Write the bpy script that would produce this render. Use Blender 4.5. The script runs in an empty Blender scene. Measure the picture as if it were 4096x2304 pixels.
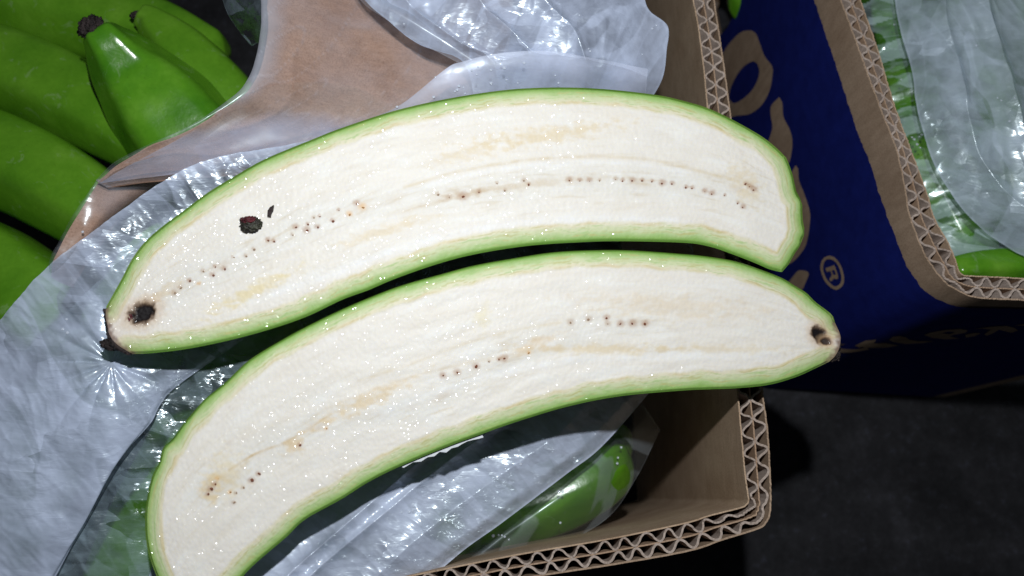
import bpy, bmesh, math, random
import numpy as np
from mathutils import Vector
from mathutils.geometry import tessellate_polygon

random.seed(5)
RNG = np.random.default_rng(5)
scene = bpy.context.scene
C = scene.collection

# ------------------------------------------------------------------ camera, light, exposure
FPX = 2900.0                      # focal length in photo pixels (photo 4096 wide)
TILT = math.radians(16.0)
CAM = np.array([0.0, 0.0, 0.28])
cam_d = bpy.data.cameras.new('camera')
cam = bpy.data.objects.new('camera', cam_d); C.objects.link(cam)
cam.location = CAM; cam.rotation_euler = (TILT, 0, 0)
cam_d.sensor_width = 36.0; cam_d.lens = FPX / 4096 * 36.0
cam_d.clip_start = 0.01; cam_d.clip_end = 50.0
cam_d.dof.use_dof = True; cam_d.dof.focus_distance = 0.295; cam_d.dof.aperture_fstop = 9.0
scene.camera = cam

world = bpy.data.worlds.new('World'); scene.world = world; world.use_nodes = True
bg = world.node_tree.nodes['Background']
bg.inputs[0].default_value = (0.80, 0.90, 1.0, 1); bg.inputs[1].default_value = 0.028

fl = bpy.data.lights.new('flash', 'POINT'); fl.energy = 5.15; fl.shadow_soft_size = 0.0055
fl.color = (0.955, 0.985, 1.0)
flo = bpy.data.objects.new('flash', fl); C.objects.link(flo)
flo.location = (0.010, 0.100, 0.35)

vs = scene.view_settings
vs.view_transform = 'Standard'; vs.look = 'None'; vs.exposure = 0.0; vs.gamma = 1.0
cy = scene.cycles
cy.max_bounces = 10; cy.diffuse_bounces = 3; cy.glossy_bounces = 3
cy.transmission_bounces = 4; cy.transparent_max_bounces = 24
cy.sample_clamp_indirect = 4.0
cy.use_denoising = True

# ------------------------------------------------------------------ helpers
FWD = np.array([0, math.sin(TILT), -math.cos(TILT)])
UP = np.array([0, math.cos(TILT), math.sin(TILT)])
RIGHT = np.array([1.0, 0, 0])
def ray(px, py):
    px = np.asarray(px, float); py = np.asarray(py, float)
    X = (px - 2048) / FPX; Y = (1152 - py) / FPX
    return X[..., None] * RIGHT + Y[..., None] * UP + FWD
def P(px, py, z=0.0, a=0.0, b=0.0, y0=0.05):
    """where the sight line of a photo point meets the plane z + a*x + b*(y-y0)"""
    d = ray(px, py); z = np.asarray(z, float)
    t = (z - b * y0 - CAM[2] + a * CAM[0] + b * CAM[1]) / (d[..., 2] - a * d[..., 0] - b * d[..., 1])
    return CAM + t[..., None] * d
TA, TB = -0.13, 0.15              # slope of the cut faces (left end lies higher)
def PT(px, py, h=0.0):
    return P(px, py, h, TA, TB)

def hsh(ix, iy, seed):
    n = (ix.astype(np.int64) * 374761393 + iy.astype(np.int64) * 668265263 + seed * 974634777) & 0xFFFFFFFF
    n = ((n ^ (n >> 13)) * 1274126177) & 0xFFFFFFFF
    return ((n ^ (n >> 16)) & 0xFFFFFF) / float(0xFFFFFF)
def gn(x, y, seed=0):
    """2-D gradient noise, about -0.7..0.7"""
    x = np.asarray(x, float); y = np.asarray(y, float)
    xi = np.floor(x); yi = np.floor(y); xf = x - xi; yf = y - yi
    def g(dx, dy):
        a = hsh(xi + dx, yi + dy, seed) * 2 * math.pi
        return np.cos(a) * (xf - dx) + np.sin(a) * (yf - dy)
    u = xf * xf * xf * (xf * (xf * 6 - 15) + 10); v = yf * yf * yf * (yf * (yf * 6 - 15) + 10)
    return (g(0, 0) * (1 - u) + g(1, 0) * u) * (1 - v) + (g(0, 1) * (1 - u) + g(1, 1) * u) * v
def fbm(x, y, seed=0, oc=4):
    s = 0; a = 1.0
    for k in range(oc):
        s = s + a * gn(x * 2 ** k, y * 2 ** k, seed + k * 7); a *= 0.5
    return s
def ridged(x, y, seed=0, oc=3):
    s = 0; a = 1.0
    for k in range(oc):
        s = s + a * (1 - 2.2 * np.abs(gn(x * 2 ** k, y * 2 ** k, seed + k * 11))); a *= 0.5
    return s
def sm(e0, e1, x):
    t = np.clip((np.asarray(x, float) - e0) / (e1 - e0), 0, 1); return t * t * (3 - 2 * t)
def lin(c):
    c = np.asarray(c, float) / 255.0
    return np.where(c <= 0.04045, c / 12.92, ((c + 0.055) / 1.055) ** 2.4)

def catmull(pts, n):
    """n points spread evenly by length on a smooth curve through pts (any dimension)"""
    pts = np.asarray(pts, float); m = len(pts)
    if m == 2:
        t = np.linspace(0, 1, n)[:, None]; return pts[0] * (1 - t) + pts[1] * t
    e = np.vstack([2 * pts[0] - pts[1], pts, 2 * pts[-1] - pts[-2]])
    out = []
    for i in range(m - 1):
        p0, p1, p2, p3 = e[i:i + 4]
        t = np.linspace(0, 1, 24, endpoint=False)[:, None]
        out.append(0.5 * (2 * p1 + (p2 - p0) * t + (2 * p0 - 5 * p1 + 4 * p2 - p3) * t ** 2 + (3 * p1 - p0 - 3 * p2 + p3) * t ** 3))
    out = np.vstack(out + [pts[-1:]])
    return resample(out, n)
def resample(c, n):
    d = np.r_[0, np.cumsum(np.linalg.norm(np.diff(c, axis=0), axis=1))]
    t = np.linspace(0, d[-1], n)
    return np.stack([np.interp(t, d, c[:, k]) for k in range(c.shape[1])], 1)

def mesh_np(name, verts, faces, mat=None, parent=None, smooth=True, col=None):
    """one mesh object from arrays; faces: (n,4) or (n,3) array or list of such arrays"""
    fs = faces if isinstance(faces, list) else [faces]
    fs = [np.asarray(f, np.int32) for f in fs if len(f)]
    me = bpy.data.meshes.new(name)
    verts = np.asarray(verts, np.float32)
    me.vertices.add(len(verts)); me.vertices.foreach_set('co', verts.ravel())
    li = np.concatenate([f.ravel() for f in fs])
    sz = np.concatenate([np.full(len(f), f.shape[1], np.int32) for f in fs])
    me.loops.add(len(li)); me.loops.foreach_set('vertex_index', li.astype(np.int32))
    me.polygons.add(len(sz))
    me.polygons.foreach_set('loop_start', np.r_[0, np.cumsum(sz)[:-1]].astype(np.int32))
    me.polygons.foreach_set('loop_total', sz)
    me.polygons.foreach_set('use_smooth', np.full(len(sz), smooth))
    me.update(calc_edges=True)
    if col is not None:
        at = me.color_attributes.new('col', 'FLOAT_COLOR', 'POINT')
        cc = np.ones((len(verts), 4), np.float32); cc[:, :col.shape[1]] = col
        at.data.foreach_set('color', cc.ravel())
    if mat: me.materials.append(mat)
    me.validate()
    o = bpy.data.objects.new(name, me); C.objects.link(o)
    if parent: o.parent = parent
    return o
def grid_faces(n, m, off=0, closed=False):
    i, j = np.meshgrid(np.arange(n - 1), np.arange(m if closed else m - 1), indexing='ij')
    j2 = (j + 1) % m
    return (np.stack([i * m + j, i * m + j2, (i + 1) * m + j2, (i + 1) * m + j], -1).reshape(-1, 4) + off)

def tag(o, label=None, cat=None, group=None, kind=None):
    for k, v in (('label', label), ('category', cat), ('group', group), ('kind', kind)):
        if v: o[k] = v
    return o
def thing(name, label, cat, loc=(0, 0, 0), group=None):
    o = bpy.data.objects.new(name, None); C.objects.link(o)
    o.empty_display_size = 0.02
    return tag(o, label, cat, group)
# (things built in world coordinates: their Empties sit at the origin of the scene's floor plan)

# ------------------------------------------------------------------ materials
class NT:
    def __init__(s, name):
        s.m = bpy.data.materials.new(name); s.m.use_nodes = True
        s.t = s.m.node_tree; s.t.nodes.clear(); s.out = s.n('ShaderNodeOutputMaterial')
    def n(s, ty, **kw):
        nd = s.t.nodes.new(ty)
        for k, v in kw.items():
            if k.startswith('i_'): 
                key = k[2:].replace('_', ' ')
                nd.inputs[key].default_value = v
            else: setattr(nd, k, v)
        return nd
    def l(s, a, b): s.t.links.new(a, b)
    def surf(s, a): s.l(a, s.out.inputs['Surface'])
    def coords(s, scale=(1, 1, 1), rot=(0, 0, 0)):
        tc = s.n('ShaderNodeTexCoord'); mp = s.n('ShaderNodeMapping')
        mp.inputs['Scale'].default_value = scale; mp.inputs['Rotation'].default_value = rot
        s.l(tc.outputs['Object'], mp.inputs['Vector']); return mp.outputs['Vector']
    def noise(s, vec, scale, detail=4, rough=0.55, typ='FBM', dist=0.0):
        nd = s.n('ShaderNodeTexNoise'); nd.noise_type = typ; nd.normalize = True if typ == 'FBM' else False
        nd.inputs['Scale'].default_value = scale; nd.inputs['Detail'].default_value = detail
        nd.inputs['Roughness'].default_value = rough; nd.inputs['Distortion'].default_value = dist
        if vec: s.l(vec, nd.inputs['Vector'])
        return nd.outputs['Fac']
    def ramp(s, fac, stops):
        r = s.n('ShaderNodeValToRGB'); e = r.color_ramp.elements
        while len(e) < len(stops): e.new(0.5)
        for k, (p, c) in enumerate(stops):
            e[k].position = p; e[k].color = (*c, 1) if len(c) == 3 else c
        s.l(fac, r.inputs[0]); return r.outputs[0]
    def mixc(s, fac, a, b, typ='MIX'):
        m = s.n('ShaderNodeMix', data_type='RGBA', blend_type=typ)
        for sock, v in ((m.inputs[0], fac), (m.inputs[6], a), (m.inputs[7], b)):
            if hasattr(v, 'is_output'): s.l(v, sock)
            elif isinstance(v, (int, float)): sock.default_value = v
            else: sock.default_value = (*v, 1)
        return m.outputs[2]
    def math(s, op, a, b=0.0):
        m = s.n('ShaderNodeMath', operation=op)
        for sock, v in ((m.inputs[0], a), (m.inputs[1], b)):
            if hasattr(v, 'is_output'): s.l(v, sock)
            else: sock.default_value = v
        return m.outputs[0]
    def bump(s, h, strength=0.3, dist=0.001, normal=None):
        b = s.n('ShaderNodeBump'); b.inputs['Strength'].default_value = strength
        b.inputs['Distance'].default_value = dist; s.l(h, b.inputs['Height'])
        if normal: s.l(normal, b.inputs['Normal'])
        return b.outputs[0]
    def bsdf(s, base, rough=0.5, normal=None, **kw):
        b = s.n('ShaderNodeBsdfPrincipled')
        if hasattr(base, 'is_output'): s.l(base, b.inputs['Base Color'])
        else: b.inputs['Base Color'].default_value = (*base, 1)
        if hasattr(rough, 'is_output'): s.l(rough, b.inputs['Roughness'])
        else: b.inputs['Roughness'].default_value = rough
        if normal: s.l(normal, b.inputs['Normal'])
        for k, v in kw.items():
            b.inputs[k.replace('_', ' ')].default_value = v
        return b

def sparkle_normal(t, vec, scale, amount):
    """wet facets: each little cell leans its own way"""
    v = t.n('ShaderNodeTexVoronoi'); v.inputs['Scale'].default_value = scale; v.inputs['Randomness'].default_value = 1.0
    t.l(vec, v.inputs['Vector'])
    sub = t.n('ShaderNodeVectorMath', operation='SUBTRACT'); t.l(v.outputs['Color'], sub.inputs[0]); sub.inputs[1].default_value = (.5 - 0.11 / amount, .5, .5)   # constant lean added to the facets to shift where the glints gather
    sc = t.n('ShaderNodeVectorMath', operation='SCALE'); t.l(sub.outputs[0], sc.inputs[0]); sc.inputs['Scale'].default_value = amount
    g = t.n('ShaderNodeNewGeometry')
    ad = t.n('ShaderNodeVectorMath', operation='ADD'); t.l(g.outputs['Normal'], ad.inputs[0]); t.l(sc.outputs[0], ad.inputs[1])
    nm = t.n('ShaderNodeVectorMath', operation='NORMALIZE'); t.l(ad.outputs[0], nm.inputs[0])
    return nm.outputs[0]

def m_cut(name, sp_scale, sp_amt, coat=0.55):
    t = NT(name); vec = t.coords()
    a = t.n('ShaderNodeAttribute'); a.attribute_name = 'col'
    n1 = t.noise(vec, 900, 4, 0.6)
    cc = t.mixc(0.07, a.outputs['Color'], t.ramp(n1, [(0.3, (0.55, 0.55, 0.5)), (0.75, (1, 1, 1))]), 'MULTIPLY')
    n2 = t.noise(vec, 420, 5, 0.65)
    nb = t.bump(n2, 0.12, 0.0005)
    b = t.bsdf(cc, 0.5, nb)
    b.inputs['Specular IOR Level'].default_value = 0.25
    b.inputs['Subsurface Weight'].default_value = 0.12
    b.inputs['Subsurface Radius'].default_value = (1.0, 0.9, 0.6); b.inputs['Subsurface Scale'].default_value = 0.0012
    sn = sparkle_normal(t, vec, sp_scale, sp_amt)
    t.l(t.math('MULTIPLY', t.ramp(t.noise(vec, 55, 3, 0.6), [(0.45, (0.03,) * 3), (0.62, (1,) * 3)]), coat * 1.3), b.inputs['Coat Weight']); b.inputs['Coat Roughness'].default_value = 0.07
    b.inputs['Coat IOR'].default_value = 1.36
    t.l(sn, b.inputs['Coat Normal'])
    t.surf(b.outputs[0]); return t.m
M_FLESH = m_cut('cut_flesh', 3000, 0.62)
M_RIND = m_cut('cut_rind', 1900, 0.85, 0.6)

def m_peel(name, c1, c2, c3, rough=0.3):
    t = NT(name); vec = t.coords()
    n1 = t.noise(vec, 38, 4, 0.55); n2 = t.noise(vec, 420, 3, 0.6)
    col = t.ramp(n1, [(0.32, c1), (0.55, c2), (0.75, c3)])
    col = t.mixc(0.25, col, t.ramp(n2, [(0.35, (0.6, 0.65, 0.5)), (0.65, (1, 1, 1))]), 'MULTIPLY')
    n5 = t.noise(vec, 75, 5, 0.7, dist=1.2)
    col = t.mixc(t.ramp(n5, [(0.60, (0, 0, 0)), (0.66, (0.35, 0.35, 0.35)), (0.70, (0, 0, 0))]), col, (0.30, 0.42, 0.22))
    n6 = t.noise(vec, 1100, 2, 0.5)
    col = t.mixc(t.ramp(n6, [(0.70, (0, 0, 0)), (0.75, (0.5, 0.5, 0.5))]), col, (0.05, 0.06, 0.01))
    nb = t.bump(t.noise(vec, 110, 4), 0.22, 0.0012)
    b = t.bsdf(col, rough, nb); b.inputs['Specular IOR Level'].default_value = 0.45
    t.surf(b.outputs[0]); return t.m
M_GREEN = m_peel('green_peel', (0.085, 0.25, 0.011), (0.125, 0.32, 0.018), (0.175, 0.39, 0.034), 0.27)
M_GREEN2 = m_peel('wet_green_peel', (0.055, 0.215, 0.010), (0.105, 0.31, 0.016), (0.18, 0.41, 0.04), 0.19)
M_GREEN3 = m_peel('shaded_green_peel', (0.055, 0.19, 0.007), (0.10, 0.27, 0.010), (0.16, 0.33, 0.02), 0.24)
M_SKIN = m_peel('half_peel', (0.12, 0.25, 0.03), (0.17, 0.30, 0.05), (0.24, 0.37, 0.09), 0.35)

def m_simple(name, c1, c2, scale, rough=0.6, bs=0.4, bd=0.001, spec=0.4):
    t = NT(name); vec = t.coords()
    n1 = t.noise(vec, scale, 6, 0.65)
    col = t.ramp(n1, [(0.35, c1), (0.68, c2)])
    nb = t.bump(t.noise(vec, scale * 1.7, 5, 0.65), bs, bd)
    b = t.bsdf(col, rough, nb); b.inputs['Specular IOR Level'].default_value = spec
    t.surf(b.outputs[0]); return t.m
M_DARK = m_simple('withered_tip', (0.006, 0.004, 0.004), (0.07, 0.05, 0.05), 500, 0.5, 0.9, 0.0015)
M_BLACK = m_simple('blackened_core', (0.003, 0.003, 0.004), (0.03, 0.022, 0.022), 700, 0.35, 0.9, 0.0012)
M_SEED = m_simple('seed_brown', (0.10, 0.03, 0.015), (0.30, 0.10, 0.05), 900, 0.35)
M_SEED2 = m_simple('seed_ochre', (0.42, 0.2, 0.06), (0.5, 0.28, 0.12), 900, 0.4)
M_SEED3 = m_simple('seed_pale', (0.32, 0.2, 0.13), (0.42, 0.3, 0.2), 900, 0.45)
M_PAPER = m_simple('torn_paper', (0.62, 0.66, 0.72), (0.8, 0.82, 0.85), 1500, 0.8, 0.3, 0.0004, 0.1)
M_CRUMB = m_simple('crumb_dark', (0.012, 0.006, 0.008), (0.07, 0.075, 0.05), 420, 0.35, 0.8, 0.001)
M_CRUMBR = m_simple('crumb_red', (0.03, 0.004, 0.008), (0.16, 0.02, 0.03), 600, 0.35, 0.8, 0.001)

def m_kraft(name, c1, c2, grain=(60, 60, 900), wash=0.0):
    t = NT(name); vec = t.coords(); gv = t.coords(grain)
    n1 = t.noise(vec, 45, 5, 0.6); n2 = t.noise(gv, 1.0, 4, 0.6); n3 = t.noise(vec, 1300, 2, 0.6)
    col = t.ramp(n1, [(0.3, c1), (0.7, c2)])
    col = t.mixc(0.45, col, t.ramp(n2, [(0.3, (0.6, 0.58, 0.54)), (0.65, (1, 1, 1))]), 'MULTIPLY')
    col = t.mixc(0.4, col, t.ramp(n3, [(0.36, (0.55, 0.5, 0.45)), (0.55, (1, 1, 1))]), 'MULTIPLY')
    nb = t.bump(n3, 0.25, 0.0003)
    b = t.bsdf(col, 0.85, nb); b.inputs['Specular IOR Level'].default_value = 0.15
    t.surf(b.outputs[0]); return t.m
M_KRAFT = m_kraft('kraft_liner', (0.45, 0.315, 0.215), (0.59, 0.44, 0.315))
M_KRAFT_OUT = m_kraft('kraft_outside', (0.38, 0.27, 0.19), (0.48, 0.355, 0.26), (300, 300, 60))
M_FLUTE = m_kraft('flute_paper', (0.40, 0.32, 0.275), (0.54, 0.45, 0.40), (900, 900, 80))
M_LINEREDGE = m_kraft('middle_liner', (0.42, 0.28, 0.19), (0.5, 0.36, 0.26), (900, 900, 80))
M_SHEET = m_kraft('kraft_sheet', (0.39, 0.235, 0.175), (0.49, 0.315, 0.245), (150, 500, 150))

def m_print(name, c1, c2):
    t = NT(name); vec = t.coords()
    n1 = t.noise(vec, 120, 5, 0.6); n3 = t.noise(vec, 1600, 2, 0.6)
    col = t.ramp(n1, [(0.3, c1), (0.7, c2)])
    col = t.mixc(0.35, col, t.ramp(n3, [(0.4, (0.5, 0.5, 0.55)), (0.6, (1, 1, 1))]), 'MULTIPLY')
    b = t.bsdf(col, 0.75, t.bump(n3, 0.15, 0.0002)); b.inputs['Specular IOR Level'].default_value = 0.12
    t.surf(b.outputs[0]); return t.m
M_BLUE = m_print('blue_print', (0.007, 0.013, 0.135), (0.010, 0.019, 0.185))

def m_floor():
    t = NT('dark_floor'); vec = t.coords()
    n1 = t.noise(vec, 28, 6, 0.62); n2 = t.noise(vec, 160, 5, 0.7); n3 = t.noise(vec, 9, 3)
    col = t.ramp(n1, [(0.35, (0.022, 0.022, 0.025)), (0.62, (0.042, 0.042, 0.048)), (0.8, (0.075, 0.075, 0.09))])
    col = t.mixc(0.65, col, t.ramp(n2, [(0.36, (0.55, 0.55, 0.56)), (0.58, (0.95, 0.95, 0.95)), (0.70, (1.7, 1.8, 2.2))]), 'MULTIPLY')
    b = t.bsdf(col, 0.8, t.bump(n2, 0.5, 0.002)); b.inputs['Specular IOR Level'].default_value = 0.2
    t.surf(b.outputs[0]); return t.m
M_FLOOR = m_floor()

def m_film(name, milk=0.35, tint=(0.70, 0.73, 0.86), rot=0.0, stretch=3.0, fine=160, bs=0.55, rough=0.16, patch=None, spec=1.0):
    """thin polyethylene film: part clear, part milky, shiny on its creases"""
    t = NT(name)
    vec = t.coords((1, 1.0 / 1, 1)); sv = t.coords((1.0 / stretch, 1, 1), (0, 0, rot))
    h1 = t.noise(sv, fine, 3, 0.5, 'RIDGED_MULTIFRACTAL', 0.4)
    h2 = t.noise(sv, fine * 3.1, 2, 0.5, 'FBM', 0.6)
    h3 = t.noise(vec, fine * 0.35, 3, 0.5)
    wm = t.ramp(t.noise(vec, 26, 3, 0.6), [(0.40, (0.18,) * 3), (0.60, (1,) * 3)])      # crumpled here, taut there
    hh = t.math('ADD', t.math('MULTIPLY', t.math('ADD', t.math('MULTIPLY', h1, 0.55), t.math('MULTIPLY', h2, 0.45)), wm), t.math('MULTIPLY', h3, 1.2))
    nb0 = t.bump(hh, bs * 0.28, 0.0022)
    # angular shards of crumpled film: every little plane leans its own way
    def shards(scale, amt, rr):
        wv = t.n('ShaderNodeTexNoise'); wv.inputs['Scale'].default_value = scale * 0.5; wv.inputs['Detail'].default_value = 2; t.l(sv, wv.inputs['Vector'])
        w1 = t.n('ShaderNodeVectorMath', operation='SCALE'); t.l(wv.outputs['Color'], w1.inputs[0]); w1.inputs['Scale'].default_value = 1.1 / scale
        w2 = t.n('ShaderNodeVectorMath', operation='ADD'); t.l(sv, w2.inputs[0]); t.l(w1.outputs[0], w2.inputs[1])
        v = t.n('ShaderNodeTexVoronoi'); v.inputs['Scale'].default_value = scale; t.l(w2.outputs[0], v.inputs['Vector'])
        a = t.n('ShaderNodeVectorMath', operation='SUBTRACT'); t.l(v.outputs['Color'], a.inputs[0]); a.inputs[1].default_value = (.5, .5, .5)
        m = t.n('ShaderNodeVectorMath', operation='SCALE'); t.l(a.outputs[0], m.inputs[0])
        t.l(t.math('MULTIPLY', wm, amt), m.inputs['Scale'])
        return m.outputs[0], v.outputs['Color']
    a1, c1 = shards(fine * 0.55, 0.26 * bs, 1); a2, c2 = shards(fine * 1.7, 0.30 * bs, 2)
    sm_ = t.n('ShaderNodeVectorMath', operation='ADD'); t.l(a1, sm_.inputs[0]); t.l(a2, sm_.inputs[1])
    def lean(base, k):
        q = t.n('ShaderNodeVectorMath', operation='SCALE'); t.l(sm_.outputs[0], q.inputs[0]); q.inputs['Scale'].default_value = k
        ad = t.n('ShaderNodeVectorMath', operation='ADD'); t.l(base, ad.inputs[0]); t.l(q.outputs[0], ad.inputs[1])
        nm = t.n('ShaderNodeVectorMath', operation='NORMALIZE'); t.l(ad.outputs[0], nm.inputs[0]); return nm.outputs[0]
    nb = lean(nb0, 1.0)
    dif = t.n('ShaderNodeBsdfDiffuse'); dif.inputs['Color'].default_value = (*tint, 1); t.l(lean(nb0, 0.7), dif.inputs['Normal'])
    trl = t.n('ShaderNodeBsdfTranslucent'); trl.inputs['Color'].default_value = (*tint, 1)
    tr = t.n('ShaderNodeBsdfTransparent'); tr.inputs['Color'].default_value = (0.97, 0.985, 0.985, 1)
    mk = t.n('ShaderNodeMixShader'); mk.inputs[0].default_value = 0.18; t.l(dif.outputs[0], mk.inputs[1]); t.l(trl.outputs[0], mk.inputs[2])
    mv = t.noise(vec, 42, 4, 0.6)
    if patch:
        f = t.ramp(t.noise(t.coords((1, 1, 1)), patch[0], 2, 0.4, 'FBM', 0.8), [(patch[1], (patch[2],) * 3), (patch[1] + 0.03, (milk,) * 3)])
    else:
        f = t.ramp(mv, [(0.3, (milk * 0.55,) * 3), (0.7, (min(0.95, milk * 1.35),) * 3)])
        f = t.math('ADD', f, t.math('MULTIPLY', t.math('SUBTRACT', h1, 0.9), 0.13))
    sx = t.n('ShaderNodeSeparateColor'); t.l(c1, sx.inputs[0])
    f = t.math('ADD', f, t.math('MULTIPLY', t.math('MULTIPLY', t.math('SUBTRACT', sx.outputs[0], 0.5), wm), 0.16 * bs))
    at = t.n('ShaderNodeAttribute'); at.attribute_name = 'layers'
    f = t.math('MINIMUM', t.math('MAXIMUM', t.math('ADD', f, at.outputs['Fac']), 0.0), 0.93)
    m1 = t.n('ShaderNodeMixShader'); t.l(f, m1.inputs[0]); t.l(tr.outputs[0], m1.inputs[1]); t.l(mk.outputs[0], m1.inputs[2])
    def gloss(r):
        gl = t.n('ShaderNodeBsdfGlossy'); gl.inputs['Roughness'].default_value = r
        gl.inputs['Color'].default_value = (0.84, 0.94, 1.0, 1); t.l(nb, gl.inputs['Normal']); return gl.outputs[0]
    mg = t.n('ShaderNodeMixShader'); mg.inputs[0].default_value = 0.55; t.l(gloss(rough), mg.inputs[1]); t.l(gloss(rough * 2.2), mg.inputs[2])
    fr = t.n('ShaderNodeFresnel'); fr.inputs['IOR'].default_value = 1.5
    fac = t.math('MINIMUM', t.math('MULTIPLY', fr.outputs[0], 1.6 * spec), 0.22)
    m2 = t.n('ShaderNodeMixShader'); t.l(fac, m2.inputs[0]); t.l(m1.outputs[0], m2.inputs[1]); t.l(mg.outputs[0], m2.inputs[2])
    t.surf(m2.outputs[0]); return t.m

def m_drop():
    t = NT('water'); 
    tr = t.n('ShaderNodeBsdfTransparent'); tr.inputs['Color'].default_value = (0.93, 0.95, 0.97, 1)
    gl = t.n('ShaderNodeBsdfGlossy'); gl.inputs['Roughness'].default_value = 0.08
    fr = t.n('ShaderNodeFresnel'); fr.inputs['IOR'].default_value = 1.45
    df = t.n('ShaderNodeBsdfDiffuse'); df.inputs['Color'].default_value = (0.85, 0.9, 1, 1)
    m0 = t.n('ShaderNodeMixShader'); m0.inputs[0].default_value = 0.45; t.l(tr.outputs[0], m0.inputs[1]); t.l(df.outputs[0], m0.inputs[2])
    m2 = t.n('ShaderNodeMixShader'); t.l(t.math('MINIMUM', fr.outputs[0], 0.12), m2.inputs[0]); t.l(m0.outputs[0], m2.inputs[1]); t.l(gl.outputs[0], m2.inputs[2])
    t.surf(m2.outputs[0]); return t.m
M_DROP = m_drop()

# ------------------------------------------------------------------ floor
ZF = -0.31
fx = np.linspace(-3, 3, 61); fy = np.linspace(-3, 3, 61)
gx, gy = np.meshgrid(fx, fy, indexing='ij')
fo = mesh_np('floor', np.stack([gx, gy, np.full_like(gx, ZF)], -1).reshape(-1, 3), grid_faces(61, 61)[:, ::-1], M_FLOOR)
tag(fo, kind='structure')

# ------------------------------------------------------------------ cardboard boxes
def ribbon(name, xy, th, zt, zb, nz, mat, parent, hole=None, s=None, jag=0.0, seed=0):
    """a sheet of paper standing on edge along xy, th thick"""
    n = len(xy); tg = np.gradient(xy, axis=0); tg /= np.linalg.norm(tg, axis=1)[:, None] + 1e-12
    nn = np.stack([-tg[:, 1], tg[:, 0]], 1)
    L = xy + nn * th / 2; R = xy - nn * th / 2
    zt = np.broadcast_to(zt, (n,)).copy()
    if jag: 
        q = np.arange(n)
        zt = zt + jag * (gn(q * 0.37, q * 0.0 + seed, seed) + 0.8 * gn(q * 0.11, q * 0 + 3.3, seed + 1))
    w = np.linspace(0, 1, nz) ** 1.0
    Z = zt[:, None] * (1 - w) + zb * w
    def g(Q): return np.concatenate([np.repeat(Q[:, None, :], nz, 1), Z[..., None]], -1).reshape(-1, 3)
    V = np.vstack([g(L), g(R)])
    f = grid_faces(n, nz); f2 = f[:, ::-1] + n * nz
    if hole is not None:
        zc = Z.reshape(-1)[f].mean(1); sc = np.repeat(s, nz)[f].mean(1)
        k = ~hole(sc, zc); f = f[k]; f2 = f2[k]
    i = np.arange(n - 1)
    top = np.stack([i * nz, (i + 1) * nz, (i + 1) * nz + n * nz, i * nz + n * nz], 1)[:, ::-1]
    e0 = np.array([[j, j + 1, j + 1 + n * nz, j + n * nz] for j in range(nz - 1)])
    e1 = e0[:, ::-1] + (n - 1) * nz
    return mesh_np(name, V, [f, f2, top, e0, e1], mat, parent, smooth=False)

class Board:
    """double-wall corrugated board following an inner and an outer rim line"""
    def __init__(s, inner_px, outer_px, z, period, seed):
        A = P([p[0] for p in inner_px], [p[1] for p in inner_px], z)[:, :2]
        B = P([p[0] for p in outer_px], [p[1] for p in outer_px], z)[:, :2]
        s.n = 1600
        AB = np.concatenate([A, B], 1)
        c = catmull(AB, s.n * 2); 
        mid = (c[:, :2] + c[:, 2:]) / 2
        d = np.r_[0, np.cumsum(np.linalg.norm(np.diff(mid, axis=0), axis=1))]
        t = np.linspace(0, d[-1], s.n)
        c = np.stack([np.interp(t, d, c[:, k]) for k in range(4)], 1)
        s.inn, s.out, s.t, s.z, s.period, s.seed = c[:, :2], c[:, 2:], t, z, period, seed
    def line(s, w):
        w = np.broadcast_to(w, (s.n,))[:, None]; return s.inn * (1 - w) + s.out * w
    def flute(s, c, amp, ph, crush=None):
        jit = 0.42 * gn(s.t * 90, s.t * 0 + ph, s.seed + 3)
        a = np.sin(2 * math.pi * (s.t / s.period + ph + jit * 0.6))
        a = np.sign(a) * np.abs(a) ** 0.8
        am = amp * (1 - 0.34 * np.abs(gn(s.t * 130, s.t * 0 + ph * 3, s.seed)))
        am = am * (1 - 0.55 * sm(0.25, 0.5, gn(s.t * 38, s.t * 0 + ph * 7, s.seed + 21)))
        if crush is not None: am = am * (1 - crush)
        off = 0 if crush is None else crush * 0.10 * gn(s.t * 700, s.t * 0 + 5 + ph, s.seed)
        return s.line(np.clip(c + a * am + off, 0.04, 0.96))
    def hit(s, px, py, off=0.0):
        """(length along the outer face, height) seen at a photo point"""
        d = ray(px, py); best = None
        A = s.out[:-1]; E = s.out[1:] - A
        det = d[0] * -E[:, 1] + d[1] * E[:, 0]
        rx = A[:, 0] - CAM[0]; ry = A[:, 1] - CAM[1]
        tt = (rx * -E[:, 1] + ry * E[:, 0]) / det
        uu = (d[0] * ry - d[1] * rx) / det
        ok = (uu >= -1e-6) & (uu <= 1 + 1e-6) & (tt > 0)
        if not ok.any():
            return None
        k = np.where(ok)[0]; k = k[np.argmin(tt[k])]
        return s.so[k] + uu[k] * (s.so[k + 1] - s.so[k]), CAM[2] + tt[k] * d[2]
    def prep(s, sign):
        s.so = np.r_[0, np.cumsum(np.linalg.norm(np.diff(s.out, axis=0), axis=1))]
        tg = np.gradient(s.out, axis=0); tg /= np.linalg.norm(tg, axis=1)[:, None]
        s.nn = np.stack([-tg[:, 1], tg[:, 0]], 1) * sign
    def on_face(s, S, Z, off):
        x = np.interp(S, s.so, s.out[:, 0]); y = np.interp(S, s.so, s.out[:, 1])
        nx = np.interp(S, s.so, s.nn[:, 0]); ny = np.interp(S, s.so, s.nn[:, 1])
        return np.stack([x + nx * off, y + ny * off, np.asarray(Z)], -1)

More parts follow.
